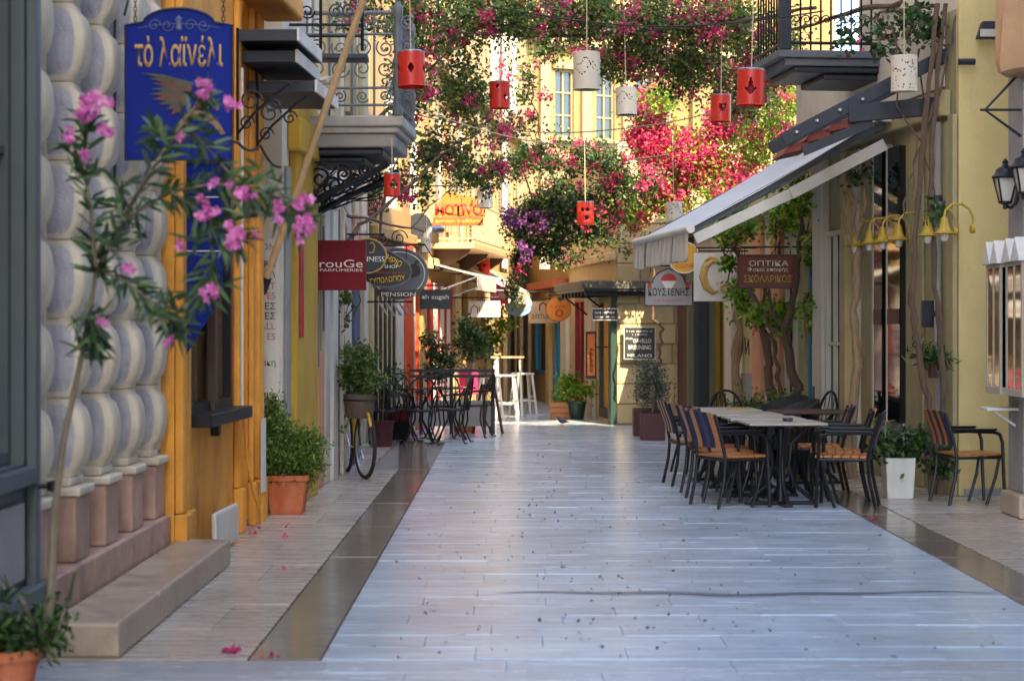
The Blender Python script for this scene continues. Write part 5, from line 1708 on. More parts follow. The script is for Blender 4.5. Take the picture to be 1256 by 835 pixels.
def hoop_chair(label, x, y, rz):
    t = thing('hoop_back_chair', label, 'chair', (x, y, 0), rz, 'hoop back metal chairs beyond the tables')
    MB().tube([(-.2, -.2, .45)] + [(-.24 - .05 * math.sin(a), -.2 * math.cos(a), .6 + .28 * math.sin(a)) for a in np.linspace(0, PI, 13)] + [(-.2, .2, .45)], .014, 7).build('hoop', M['black'], t, smooth=True)
    for yy in (-.1, 0, .1): MB().tube([(-.2, yy, .45), (-.28, yy, .85 - abs(yy) * .4)], .006, 5).build('spindle', M['black'], t)
    MB().lathe([(.001, .43), (.2, .43), (.215, .445), (.2, .46), (.001, .462)], (0, 0, 0), 20).build('seat', M['black'], t, smooth=True)
    for a, b in ((-1, -1), (-1, 1), (1, -1), (1, 1)):
        MB().tube([(a * .13, b * .13, .43), (a * .22, b * .2, 0)], .014, 7).build('leg', M['black'], t, smooth=True)
    return t


hoop_chair('hoop back metal chair beyond the tables, by the maroon planter side', 2.02, 21.4, R(200))
hoop_chair('hoop back metal chair beyond the tables, beneath the white emblem board', 2.3, 21.7, R(250))
hoop_chair('hoop back metal chair under the optician sign, beside a tree trunk', 3.25, 21.5, R(200))


def barrel_chair(label, x, y, rz):
    t = thing('barrel_armchair', label, 'armchair', (x, y, 0), rz, 'dark barrel armchairs')
    mb = MB(); n = 20
    vs = []
    for i in range(n + 1):
        a = R(60) + R(240) * i / n
        h = .62 + .2 * math.sin((i / n) * PI)
        for rr, z in ((.29, .12), (.33, h), (.30, h + .01), (.26, .12)): vs.append((rr * math.cos(a), rr * math.sin(a), z))
    fs = [(i * 4 + k, (i + 1) * 4 + k, (i + 1) * 4 + (k + 1) % 4, i * 4 + (k + 1) % 4) for i in range(n) for k in range(4)]
    fs += [(0, 1, 2, 3), tuple(n * 4 + k for k in (3, 2, 1, 0))]
    mb.add(vs, fs); mb.build('shell', M['wicker'], t, smooth=True)
    MB().lathe([(.001, .3), (.25, .3), (.27, .35), (.25, .41), (.001, .42)], (0, 0, 0), 20).build('cushion', M['navy'], t, smooth=True)
    for a, b in ((-1, -1), (-1, 1), (1, -1), (1, 1)): MB().tube([(a * .17, b * .17, .3), (a * .19, b * .19, 0)], .018, 7).build('leg', M['black'], t, smooth=True)


M['wicker'] = mat('dark_wicker', '#2a2b2c', .6, .3, 60, .8, 120)
barrel_chair('dark wicker barrel armchair behind the row of tables, toward the shop windows', 2.95, 20.85, R(190))
barrel_chair('dark wicker barrel armchair farther along toward the optician sign', 3.0, 21.9, R(210))

t = thing('yellow_menu', 'small yellow menu card lying on the pale table by the hoop back chairs', 'menu', (2.32, 20.1, .745))
MB().box(-.11, .11, -.075, .075, 0, .012).build('card', M['yellow_paint'], t, bevel=.002)
t = thing('ashtray', 'small glass ashtray on the pale table beside the pink backed armchair', 'ashtray', (2.48, 17.6, .745))
MB().lathe([(.03, 0), (.045, .002), (.05, .03), (.042, .03), (.036, .01), (.001, .008)], (0, 0, 0), 16).build('dish', M['glass_blue'], t, smooth=True)
# white planter with dark plant
def leaf_plant(parent, name, c, r, n, L, Wd, m, nc=None, spread=.3, shell=.4):
    p, cen = clump_points(c, r, n, nc, spread, shell)
    return quads_mesh(name, leaf_verts(p, L, Wd), 4, m, parent), cen


t = thing('white_planter', 'square white planter with drooping dark plant beside the wall windows', 'planter', (3.60, 18.25, 0))
MB().taper(0, 0, 0, .38, .24, .24, .28, .28).build('pot', M['white_paint'], t, bevel=.008)
MB().box(-.12, .12, -.12, .12, .375, .384).build('soil', M['soil'], t)
leaf_plant(t, 'foliage', (.02, 0, .5), (.22, .2, .16), 700, .09, .035, M['leaf_dark'])
t = thing('wall_fern', 'small dark fern growing against the olive wall beside the vine trunks', 'plant', tuple(P(1146, 440, 18.3)))
leaf_plant(t, 'foliage', (0, .02, .02), (.12, .08, .16), 260, .12, .02, M['leaf_dark'])
MB().lathe([(.05, -.18), (.07, -.05), (.075, -.04), (.001, -.04)], (0, .03, 0), 12).build('pot', M['maroon'], t, smooth=True)
MB().bar((0, .03, -.12), (.1, .1, -.12), .02, .02).build('hook', M['black'], t)

# hedge clump under the optician sign
t = thing('low_shrub', 'low bright green shrub at the foot of the trees by the tables', 'shrub', (2.95, 22.9, 0))
MB().tube([(0, 0, 0), (.02, .02, .35)], .03, 6).build('stem', M['bark'], t)
leaf_plant(t, 'foliage', (0, 0, .52), (.4, .3, .24), 1500, .06, .035, M['leaf'])

# olive topiary in maroon planter
for i, (x, y, lab) in enumerate(((1.98, 27.6, 'maroon square planter with clipped olive tree before the limestone wall'), )):
    t = thing('olive_topiary', lab, 'potted tree', (x, y, 0))
    MB().box(-.17, .17, -.17, .17, 0, .38).build('pot', M['maroon'], t, bevel=.01)
    MB().box(-.15, .15, -.15, .15, .375, .39).build('soil', M['soil'], t)
    MB().tube([(0, 0, .38), (.01, 0, .55), (0, .01, .75)], .018, 7).build('trunk', M['bark_pale'], t, smooth=True)
    mbp = []
    for c, r_, n in (((0, 0, .70), (.25, .23, .19), 1800), ((-.02, 0, .97), (.2, .2, .15), 800)):
        p, _ = clump_points(c, r_, n, 60, .16, .6); mbp.append(leaf_verts(p, .055, .016))
    quads_mesh('crown', np.concatenate(mbp), 4, M['leaf_olive'], t)
t = thing('maroon_planter', 'empty maroon planter box behind the clipped olive tree', 'planter', (1.97, 28.6, 0))
MB().box(-.2, .2, -.17, .17, 0, .4).build('box', M['maroon'], t, bevel=.01)
MB().box(-.18, .18, -.15, .15, .395, .405).build('soil', M['soil'], t)

# ================================================================== FURNITURE, FAR AND LEFT
t = thing('wooden_planter_box', 'small slatted wooden planter box in the sun with low green plant', 'planter', (.83, 33.9, 0))
for i in range(3): MB().box(-.17, .17, -.15, .15, .01 + i * .095, .1 + i * .095).build('board', M['wood'], t, bevel=.006)
leaf_plant(t, 'foliage', (0, 0, .33), (.17, .14, .07), 250, .06, .03, M['leaf_lime'])
t = thing('green_flower_pot', 'dark green flower pot with bushy light green plant in the sun', 'potted plant', (1.12, 33.7, 0))
MB().lathe([(.11, 0), (.12, .02), (.155, .26), (.17, .27), (.17, .31), (.15, .31), (.14, .28), (.001, .28)], (0, 0, 0), 20).build('pot', M['green_door'], t, smooth=True)
leaf_plant(t, 'foliage', (-.05, 0, .52), (.26, .2, .22), 1100, .08, .035, M['leaf_lime'])
t = thing('pigeon', 'grey pigeon standing on the paving near the sunlit planters', 'bird', (.8, 31.2, 0), R(215))
t.scale = (.8, .8, .8)
mb = MB()
rings = [(-.17, .085, .012, .006), (-.1, .1, .035, .02), (-.04, .115, .06, .05), (.02, .125, .062, .058), (.07, .14, .045, .045), (.1, .175, .026, .028), (.115, .2, .024, .025), (.135, .208, .016, .016), (.155, .205, .005, .005)]
vs = []
for x, z, a, b in rings:
    for k in range(10): vs.append((x, a * math.cos(2 * PI * k / 10), z + b * math.sin(2 * PI * k / 10)))
mb.add(vs, [(i * 10 + k, i * 10 + (k + 1) % 10, (i + 1) * 10 + (k + 1) % 10, (i + 1) * 10 + k) for i in range(len(rings) - 1) for k in range(10)] + [tuple(range(9, -1, -1)), tuple((len(rings) - 1) * 10 + k for k in range(10))])
mb.build('body', mat('pigeon_grey', '#4a505c', .7, .3, 20), t, smooth=True)
for yy in (-.025, .025): MB().tube([(.0, yy, .08), (.005, yy, .0), (.035, yy, .004)], .005, 5).build('leg', M['terracotta'], t)

# bar tables and white stools
def stool(label, x, y, rz, h=.72, m='white_paint'):
    t = thing('white_bar_stool', label, 'stool', (x, y, 0), rz, 'white bar stools in the sun')
    MB().box(-.17, .17, -.17, .17, h, h + .03).build('seat', M[m], t, bevel=.01)
    for a, b in ((-1, -1), (-1, 1), (1, -1), (1, 1)): MB().bar((a * .13, b * .13, h), (a * .2, b * .2, 0), .035, .035).build('leg', M[m], t)
    mb = MB()
    for s_ in (-1, 1): mb.bar((-.18, s_ * .18, .25), (.18, s_ * .18, .25), .025, .03).bar((s_ * .18, -.18, .32), (s_ * .18, .18, .32), .025, .03)
    mb.build('footrest', M[m], t)
    return t


stool('white bar stool standing clear of the bar table', -.38, 33.4, .2)
stool('white bar stool pushed under the wooden bar table', -.1, 34.3, -.1)
stool('white bar stool beyond the bar table against the blue door side', .2, 35.6, .3)
for lab, x, y, z in (('high bar table with pale wooden top and white legs beside stools', -.08, 35.0, 1.06), ('high bar table with pale wooden top beside the far left wall', -.5, 36.2, 1.1)):
    t = thing('bar_table', lab, 'table', (x, y, 0), 0, 'high tables in the sun')
    MB().box(-.3, .3, -.25, .25, z - .03, z).build('top', M['wood_pale'], t, bevel=.006)
    for a, b in ((-1, -1), (-1, 1), (1, -1), (1, 1)): MB().bar((a * .22, b * .18, z - .03), (a * .26, b * .2, 0), .04, .04).build('leg', M['white_paint'], t)
t = thing('magenta_chair', 'magenta plastic chair behind the folded easel board', 'chair', (-.72, 34.2, 0), R(20))
MB().box(-.2, .2, -.2, .2, .42, .45).build('seat', M['magenta'], t, bevel=.01)
MB().box(-.2, .2, .18, .21, .45, .84).build('backrest', M['magenta'], t, bevel=.01)
for a, b in ((-1, -1), (-1, 1), (1, -1), (1, 1)): MB().bar((a * .18, b * .18, .42), (a * .2, b * .2, 0), .03, .03).build('leg', M['magenta'], t)
t = thing('easel_board', 'narrow dark folding easel board at the end of the iron cafe chairs', 'easel', (-.27, 29.0, 0), R(35))
MB().bar((-.16, -.0, .0), (-.1, .14, .72), .03, .03).bar((.16, 0, 0), (.1, .14, .72), .03, .03).build('front_leg', M['wood_dark'], t)
MB().bar((-.16, .32, 0), (-.1, .17, .72), .03, .03).bar((.16, .32, 0), (.1, .17, .72), .03, .03).build('rear_leg', M['wood_dark'], t)
MB().box(-.12, .12, .135, .17, .66, .74).build('top', M['wood_dark'], t)

# wrought iron cafe chairs (left)
def iron_chair():
    t = thing('iron_chair', 'x', 'chair', (0, 0, 0), 0, 'black iron chairs of the left cafe')
    MB().lathe([(.001, .44), (.2, .44), (.21, .45), (.2, .465), (.001, .47)], (0, 0, 0), 20).build('seat', M['black'], t, smooth=True)
    arch = [(-.2, -.2, .44)] + [(-.23 - .06 * math.sin(a), -.21 * math.cos(a), .62 + .3 * math.sin(a)) for a in np.linspace(0, PI, 11)] + [(-.2, .2, .44)]
    MB().tube(arch, .012, 6).build('back_frame', M['black'], t, smooth=True)
    for yy in (-.14, -.07, 0, .07, .14): MB().tube([(-.2, yy, .45), (-.26, yy, .7), (-.28, yy * .9, .62 + .3 * math.sqrt(max(0, 1 - (yy / .21) ** 2)))], .006, 5).build('spindle', M['black'], t)
    MB().tube(scroll((-.255, 0, .68), .06, 1.6, plane='yz'), .006, 5).build('scroll', M['black'], t)
    for a, b in ((-1, -1), (-1, 1), (1, -1), (1, 1)):
        MB().tube([(a * .15, b * .15, .44), (a * .13, b * .13, .25), (a * .2, b * .19, .06), (a * .23, b * .22, .0), (a * .26, b * .24, .01)], .011, 6).build('leg', M['black'], t, smooth=True)
    for s_ in (-1, 1): MB().tube([(-.24, s_ * .2, .66), (.05, s_ * .23, .66), (.16, s_ * .22, .62), (.15, s_ * .17, .45)], .011, 6).build('arm', M['black'], t, smooth=True)
    return t


ch = iron_chair(); index_kids(ch)
spots = [(-1.78, 26.35, 70, 'black iron chair at the cafe edge closest to the bicycle'), (-1.55, 27.2, 10, 'black iron chair tucked in at the wall side of the round glass table'), (-1.72, 26.7, 60, 'black iron chair turned toward the bicycle side of the cafe'), (-1.25, 26.6, 100, 'black iron chair with back to the street strip, before the round glass table'), (-.83, 26.9, 170, 'black iron chair on the open street side of the round tables'),
         (-1.5, 27.9, -60, 'black iron chair behind the round glass table, near the rail'), (-1.0, 28.1, -100, 'black iron chair between the two round tables'), (-.55, 28.3, 165, 'black iron chair close to the easel board'), (-1.7, 28.6, 20, 'black iron chair against the striped shop panels')]
for i, (x, y, rz, lab) in enumerate(spots):
    o = ch if i == 0 else copy_tree(ch)
    o.location = (x, y, 0); o.rotation_euler = (0, 0, R(rz)); o['label'] = lab
for lab, x, y in (('round glass topped iron table among the black iron chairs', -1.3, 27.3), ('second round iron table closer to the orange tree', -.85, 27.6)):
    t = thing('round_iron_table', lab, 'table', (x, y, 0), 0, 'round tables of the left cafe')
    MB().lathe([(.001, .72), (.33, .72), (.335, .73), (.33, .74), (.001, .74)], (0, 0, 0), 28).build('top', M['glass_blue'], t, smooth=True)
    MB().tube([(.335 * math.cos(a), .335 * math.sin(a), .73) for a in np.linspace(0, 2 * PI, 29)[:-1]], .012, 6, closed=True).build('rim', M['black'], t)
    for k in range(4):
        a = PI / 4 + k * PI / 2; c, s_ = math.cos(a), math.sin(a)
        MB().tube([(c * .26, s_ * .26, .72), (c * .08, s_ * .08, .5), (c * .07, s_ * .07, .3), (c * .25, s_ * .25, .03), (c * .29, s_ * .29, .01)], .012, 6).build('leg', M['black'], t, smooth=True)
t = thing('cafe_screen', 'low black rail with posts fencing the left cafe', 'railing', (-1.1, 29.0, 0))
mb = MB()
for z in (.86, .94): mb.bar((-.75, 0, z), (.85, 0, z), .04, .045)
mb.build('rail', M['dark_steel'], t)
for x in (-.72, -.25, .2, .82): MB().box(x - .025, x + .025, -.026, .026, 0, .97).build('post', M['dark_steel'], t)
for x0, x1 in ((-.69, -.28), (-.22, .17), (.23, .79)): MB().box(x0, x1, -.006, .006, .12, .5).build('panel', M['grey_plaster'], t)
t = thing('dark_red_cushion_chair', 'dark red cushioned armchair among the black iron chairs', 'armchair', (-1.75, 27.75, 0), R(20))
MB().box(-.25, .25, -.24, .24, .25, .45).build('seat', M['red_door'], t, bevel=.04)
MB().box(-.26, -.16, -.24, .24, .45, .8).build('backrest', M['red_door'], t, bevel=.04)
MB().box(-.24, .24, -.22, .22, .0, .249).build('base', M['black'], t)

# orange tree in the cafe
t = thing('potted_orange_tree', 'small glossy citrus tree rising above the cafe rail', 'tree', (-.72, 29.6, 0))
MB().lathe([(.16, 0), (.21, .36), (.23, .37), (.23, .42), (.2, .42), (.19, .39), (.001, .39)], (0, 0, 0), 20).build('pot', M['terracotta'], t, smooth=True)
mb = MB().tube([(0, 0, .35), (.04, 0, .7), (.1, .02, 1.0), (.05, .02, 1.3)], [.035, .03, .025, .015], 7)
tip = [(-.35, 0, 1.15), (-.2, .1, 1.5), (.1, -.1, 1.65), (.3, .05, 1.45), (-.38, .05, .95), (.05, .1, 1.3)]
for q_ in tip: mb.tube(wander((.06, .02, .95), q_, 5, .03), [.016, .014, .012, .01, .008, .006], 5)
mb.build('trunk', M['bark_pale'], t, smooth=True)
vv = []
for c, r_, n in (((-.3, 0, 1.2), (.25, .22, .2), 520), ((.05, 0, 1.5), (.3, .25, .2), 620), ((.22, 0, 1.25), (.22, .2, .16), 320), ((-.42, 0, .92), (.2, .18, .13), 280), ((-.55, 0, 1.42), (.14, .12, .08), 90)):
    p, _ = clump_points(c, r_, n, 14, .22, .3); vv.append(leaf_verts(p, .085, .042))
quads_mesh('crown', np.concatenate(vv), 4, M['leaf_dark'], t)
t = thing('dark_potted_shrub', 'dark wispy potted shrub beside the bicycle planter and iron chairs', 'potted plant', (-1.72, 26.0, 0))
MB().lathe([(.12, 0), (.15, .3), (.17, .34), (.14, .34), (.001, .32)], (0, 0, 0), 16).build('pot', M['maroon'], t, smooth=True)
MB().tube([(0, 0, .3), (.02, 0, .8)], .014, 6).build('stem', M['bark'], t)
leaf_plant(t, 'foliage', (0, 0, .85), (.26, .2, .24), 420, .07, .03, M['leaf_dark'], 20, .2)
t = thing('lime_shrub', 'sunlit lime green shrub by the far left wall', 'shrub', (-.36, 37.4, 0))
MB().tube([(0, 0, 0), (0, 0, 1.2)], .02, 6).build('stem', M['bark'], t)
leaf_plant(t, 'foliage', (0, 0, 1.55), (.3, .25, .36), 900, .09, .05, M['leaf_lime'], 20)

# ---- terracotta pot with thuja bush
t = thing('terracotta_pot_bush', 'square terracotta pot with bushy green conifer on the left sidewalk', 'potted plant', (-1.92, 16.75, 0))
MB().taper(0, 0, 0, .31, .27, .27, .36, .36).build('pot', M['terracotta'], t, bevel=.012)
MB().box(-.195, .195, -.195, .195, .285, .335).build('pot_rim', M['terracotta'], t, bevel=.012)
MB().box(-.16, .16, -.16, .16, .336, .345).build('soil', M['soil'], t)
vv = []
for c, r_, n in (((-.02, 0, .52), (.24, .22, .22), 3200), ((.14, 0, .5), (.18, .18, .21), 2000), ((-.13, .03, .78), (.1, .1, .16), 900), ((-.14, .03, .92), (.05, .05, .09), 250), ((-.1, 0, .4), (.22, .2, .15), 1200)):
    p, _ = clump_points(c, r_, n, 70, .14, .55); vv.append(leaf_verts(p, .05, .016))
quads_mesh('foliage', np.concatenate(vv), 4, mat('thuja_leaf', '#3f5a1d', .6, .2, 4, 0, trans=.2, island=[(0, '#2a4214'), (.5, '#4f6f22'), (1, '#83993a')]), t)

# ---- bicycle with planter basket
BK = thing('parked_bicycle', 'yellow and black bicycle with planter basket parked by the vine trunk', 'bicycle', (-1.68, 21.05, 0), R(-75))
# local +x forward (toward the camera, turned to the street)
def wheel(x, turn=0):
    R_ = .335
    ca, sa_ = math.cos(turn), math.sin(turn)
    tr = lambda u, yv, z: (x + u * ca - yv * sa_, u * sa_ + yv * ca, z)
    ring = lambda r_: [tr(r_ * math.cos(a), 0, R_ + .015 + r_ * math.sin(a)) for a in np.linspace(0, 2 * PI, 37)[:-1]]
    wh = MB().tube(ring(R_ - .022), .012, 6, closed=True).build('wheel', M['metal_light'], BK, smooth=True)
    MB().tube(ring(R_), .021, 8, closed=True).build('tyre', M['cable'], wh, smooth=True)
    mb = MB()
    for k in range(20):
        a = 2 * PI * k / 20
        mb.tube([tr(.02 * math.cos(a + 1), .02 * (-1) ** k, R_ + .015 + .02 * math.sin(a + 1)), tr((R_ - .02) * math.cos(a), 0, R_ + .015 + (R_ - .02) * math.sin(a))], .002, 4)
    mb.tube([tr(0, -.04, R_ + .015), tr(0, .04, R_ + .015)], .02, 8)
    mb.build('spokes', M['metal_light'], wh)


wheel(.53, .12); wheel(-.53)
my = mat('yellow_bike_paint', '#c79a12', .35, .1)
MB().tube([(-.05, 0, .3), (.42, 0, .72)], .02, 8).tube([(-.05, 0, .3), (-.17, 0, .8)], .018, 8).tube([(-.15, 0, .7), (.4, 0, .78)], .018, 8).tube([(-.53, .05, .35), (-.05, .03, .3)], .011, 6).tube([(-.53, -.05, .35), (-.05, -.03, .3)], .011, 6).tube([(-.53, .05, .35), (-.15, .02, .7)], .011, 6).tube([(-.53, -.05, .35), (-.15, -.02, .7)], .011, 6).tube([(.37, 0, .85), (.42, 0, .68)], .024, 8).build('frame', my, BK, smooth=True)
MB().tube([(.42, .05, .68), (.46, .055, .6), (.53, .05, .35)], .012, 6).tube([(.42, -.05, .68), (.46, -.055, .6), (.53, -.05, .35)], .012, 6).build('fork', M['black'], BK, smooth=True)
MB().tube([(.3, -.3, .98), (.36, -.2, .97), (.38, 0, .93), (.36, .2, .97), (.3, .3, .98)], .012, 6).tube([(.38, 0, .93), (.375, 0, .84)], .014, 6).build('handlebar', M['black'], BK, smooth=True)
for s_ in (-1, 1): MB().tube([(.3, s_ * .3, .98), (.2, s_ * .33, .975)], .018, 8).build('grip', M['cable'], BK, smooth=True)
MB().prism([(-.3, .85), (.0, .87), (-.02, .9), (-.18, .905), (-.31, .92)], -.06, .06).build('saddle', M['cable'], BK, bevel=.03)
MB().tube([(-.17, 0, .78), (-.19, 0, .86)], .013, 6).build('seat_post', M['metal_light'], BK)
MB().tube([(-.05 + .09 * math.cos(a), .05, .3 + .09 * math.sin(a)) for a in np.linspace(0, 2 * PI, 17)[:-1]], .006, 5, closed=True).tube([(-.05, .06, .3), (.05, .07, .17)], .01, 6).tube([(-.05, -.06, .3), (-.15, -.07, .43)], .01, 6).build('crank', M['metal_light'], BK)
MB().tube([(.53 + .375 * math.cos(a), 0, .35 + .375 * math.sin(a)) for a in np.linspace(.6, 2.9, 10)], .016, 6).build('mudguard', my, BK, smooth=True)
t = thing('bicycle_planter', 'round wooden planter on the bicycle handlebar overflowing with green leaves', 'planter', (-1.60, 20.5, .64))
MB().lathe([(.13, .0), (.15, .04), (.165, .2), (.17, .25), (.15, .25), (.14, .2), (.001, .2)], (0, 0, 0), 20).build('basket', mat('grey_brown_staves', '#5b4c3f', .7, .3, 14, .3, 40, stretch=(6, 6, .5)), t, smooth=True)
MB().tube([(.167 * math.cos(a), .167 * math.sin(a), .19) for a in np.linspace(0, 2 * PI, 25)[:-1]], .01, 6, closed=True).build('hoop', M['black'], t)
MB().bar((0, .1, .12), (-.03, .36, .2), .03, .03).build('hanger', M['black'], t)
vv = []
for c, r_, n in (((.02, 0, .42), (.19, .17, .2), 1500), ((.06, 0, .62), (.13, .12, .16), 600), ((-.06, 0, .52), (.13, .12, .16), 500)):
    p, _ = clump_points(c, r_, n, 50, .14, .4); vv.append(leaf_verts(p, .05, .022))
quads_mesh('foliage', np.concatenate(vv), 4, M['leaf'], t)

# ---- awnings over the far left shops
def small_awning(label, F_, s0, s1, o1, z0, z1, m):
    t = thing('white_awning', label, 'awning', tuple(F_.W(s0, 0, 0)), math.atan2(F_.d.y, F_.d.x), 'white awnings of the far left shops')
    L = s1 - s0
    sd = F_.side
    mb = MB().add([(0, sd * .04, z0), (L, sd * .04, z0), (L, sd * o1, z1), (0, sd * o1, z1), (0, sd * .04, z0 - .02), (L, sd * .04, z0 - .02), (L, sd * o1, z1 - .02), (0, sd * o1, z1 - .02)],
                  [(0, 1, 2, 3), (7, 6, 5, 4), (0, 3, 7, 4), (1, 5, 6, 2), (3, 2, 6, 7), (0, 4, 5, 1)])
    mb.build('canvas', m, t)
    MB().box(0, L, sd * o1 - .004 * sd, sd * (o1 + .008), z1 - .24, z1 - .021).build('valance', m, t)
    for q in (0, L): MB().tube([(q, sd * .05, z0 - .5), (q, sd * o1, z1 - .03)], .014, 5).build('arm', M['metal_light'], t)


small_awning('white sunlit awning above the easel board and stools', LG, 3.0, 6.3, .95, 2.75, 2.25, M['canvas_white'])
small_awning('narrow white awning below the far iron balcony', LG, .1, 2.4, .8, 2.62, 2.42, M['canvas_white'])
# air conditioner with round fan
t = thing('air_conditioner', 'cream air conditioner with round dark fan on the far left upper wall', 'air conditioner', tuple(P(514, 278, 30.0)))
MB().box(-.3, .3, -.14, .14, -.25, .25).build('case', M['cream'], t, bevel=.015)
MB().tube([(0, -.145, 0), (0, -.12, 0)], .2, 24).build('fan_grille', M['dark_steel'], t)
MB().bar((-.3, 0, -.27), (-.62, 0.05, -.27), .04, .04).build('bracket', M['black'], t)
t = thing('vent_pipe', 'short curved grey duct under the far balcony', 'duct', tuple(P(524, 300, 29.6)))
MB().tube([(0, 0, 0), (0, 0, .15), (.05, 0, .22), (.16, .1, .24), (.2, .3, .24)], .06, 10).build('pipe', M['metal_light'], t, smooth=True)
t = thing('drying_cloth', 'white cloth with red blots hanging beside the balcony bracket', 'cloth', tuple(P(440, 258, 22.3)))
mb = MB(); n = 12
v = [(-.1 + .2 * i / n, .02 * math.sin(i * 1.3) + .01 * rnd.random(), .34 - .68 * j / 16) for i in range(n + 1) for j in range(17)]
mb.add(v, [(i * 17 + j, (i + 1) * 17 + j, (i + 1) * 17 + j + 1, i * 17 + j + 1) for i in range(n) for j in range(16)])
mc = mat('red_blotched_cloth', '#d0c8bc', .8, .05, 5, 0, dirt='#9c1f22', dirt_amt=1, dirt_scale=9)
mb.build('cloth', mc, t, smooth=True)
MB().tube([(-.28, 0, .345), (.12, 0, .345)], .01, 6).build('rod', M['black'], t)
t = thing('balcony_floodlight', 'small white floodlight under the iron scroll balcony corner', 'floodlight', tuple(P(487, 166, 20.6)))
MB().box(-.07, .07, -.05, .05, -.05, .05).build('housing', M['white_paint'], t, bevel=.01)
for i in range(3): MB().box(-.06, .06, -.058, -.051, -.04 + i * .03, -.02 + i * .03).build('slat', M['metal_light'], t)
MB().bar((0, 0, .05), (-.03, 0, .16), .02, .02).build('stem', M['black'], t)
t = thing('gutter_chute', 'row of slanting metal chute ends above the striped panels', 'louvre rack', tuple(P(483, 378, 26.2)))
for i in range(5): MB().bar((-.2 + i * .09, 0, .08), (-.08 + i * .09, -.02, -.1), .05, .02).build('blade', M['metal_light'], t)
MB().bar((-.4, 0, .085), (.25, 0, .085), .025, .025).build('rod', M['black'], t)

# ================================================================== VINES AND TREES
def vine(name, label, cat, base, blobs, stems, lm, fm=None, L=.062, Wd=.042, fl=.043, stem_m='bark', origin=None, twig=.0055, dens=1.3, fdens=2.8, wig=.03):
    """blobs: (px, py, depth, rx, ry, rz, leaves, blossoms); stems: polylines of points with a start radius"""
    t = thing(name, label, cat, tuple(base))
    b0 = Vector(base)
    lv, fv = [], []
    mb = MB()
    for px, py, d, rx, ry, rz, nl, nf in blobs:
        c = P(px, py, d) - b0
        nl = int(nl * dens); nf = int(nf * fdens)
        p, cen = clump_points(tuple(c), (rx, ry, rz), nl, max(6, nl // 60), .24, .1)
        lv.append(leaf_verts(p, L, Wd))
        if nf:
            q, _ = clump_points(tuple(c + Vector((0, -.05, 0))), (rx * 1.02, ry * 1.05, rz * 1.02), nf, max(4, nf // 22), .1, .3)
            fv.append(leaf_verts(q, fl, fl * .95, up_bias=.2))
            fv.append(leaf_verts(q + nrg.normal(size=q.shape) * fl * .3, fl, fl * .95, up_bias=.2))
        for e in cen[:max(3, len(cen) // 3)]:
            mb.tube(wander(tuple(c + Vector((rnd.gauss(0, rx * .2), 0, rnd.gauss(0, rz * .2)))), tuple(e), 5, .05), [twig * 1.6, twig * 1.4, twig * 1.2, twig, twig * .8, twig * .6], 4)
    for pts, r0, r1 in stems:
        pp = []
        for a, b in zip(pts[:-1], pts[1:]):
            seg = wander(a - b0, b - b0, 6, wig)
            pp += seg[:-1]
        pp.append(pts[-1] - b0)
        m_ = len(pp)
        mb.tube(pp, [(r0 + (r1 - r0) * i / (m_ - 1)) * rnd.uniform(.78, 1.25) for i in range(m_)], 8)
    cs = [P(q[0], q[1], q[2]) - b0 for q in blobs]
    for a, b in zip(cs[:-1], cs[1:]):
        if (b - a).length < 2.2:
            for _ in range(2):
                e = Vector((rnd.gauss(0, .1), rnd.gauss(0, .1), rnd.gauss(0, .1)))
                w_ = wander(a + e, b - e, 10, .06)
                mb.tube(w_, [.011 - .005 * i / 10 for i in range(11)], 5)
    mb.build('stem', M[stem_m], t, smooth=True)
    quads_mesh('foliage', np.concatenate(lv), 4, lm, t)
    if fv: quads_mesh('blossom', np.concatenate(fv), 4, fm or M['bract'], t)
    return t


# left bougainvillea: trunk by the bicycle, crown past the balcony
vine('bougainvillea', 'bougainvillea climbing past the iron scroll balcony on a trunk beside the bicycle', 'climbing plant', P(412, 580, 21.2) * 1.0,
     [(520, 30, 23, .34, .5, .45, 1500, 90), (570, 25, 24, .4, .6, .4, 1500, 100), (505, 120, 22.5, .22, .4, .5, 900, 40), (555, 110, 24.5, .45, .6, .42, 1500, 80), (600, 150, 26, .3, .5, .4, 480, 46),
      (540, 185, 25, .42, .5, .28, 900, 60), (500, 225, 24, .35, .4, .22, 420, 34), (580, 215, 26.5, .5, .6, .2, 800, 60), (460, 240, 23, .25, .3, .25, 300, 20), (420, 430, 21.2, .08, .1, .9, 420, 0), (412, 360, 21.2, .1, .1, .5, 260, 0), (445, 12, 20.5, .3, .4, .25, 380, 30), (640, 95, 26.5, .45, .4, .4, 260, 40), (655, 165, 27, .45, .4, .3, 300, 44)],
     [([P(411, 581, 21.2), P(413, 480, 21.2), P(408, 380, 21.2), P(418, 260, 21.4), P(440, 180, 22), P(500, 110, 23), P(560, 60, 24)], .06, .012), ([P(416, 300, 21.4), P(470, 255, 22.5), P(540, 190, 24), P(590, 160, 26)], .025, .008),
      ([P(468, 330, 23), P(470, 250, 23), P(490, 190, 23.5)], .018, .008), ([P(418, 262, 21.4), P(505, 280, 23), P(560, 225, 25)], .016, .006)],
     M['leaf'], M['bract'])
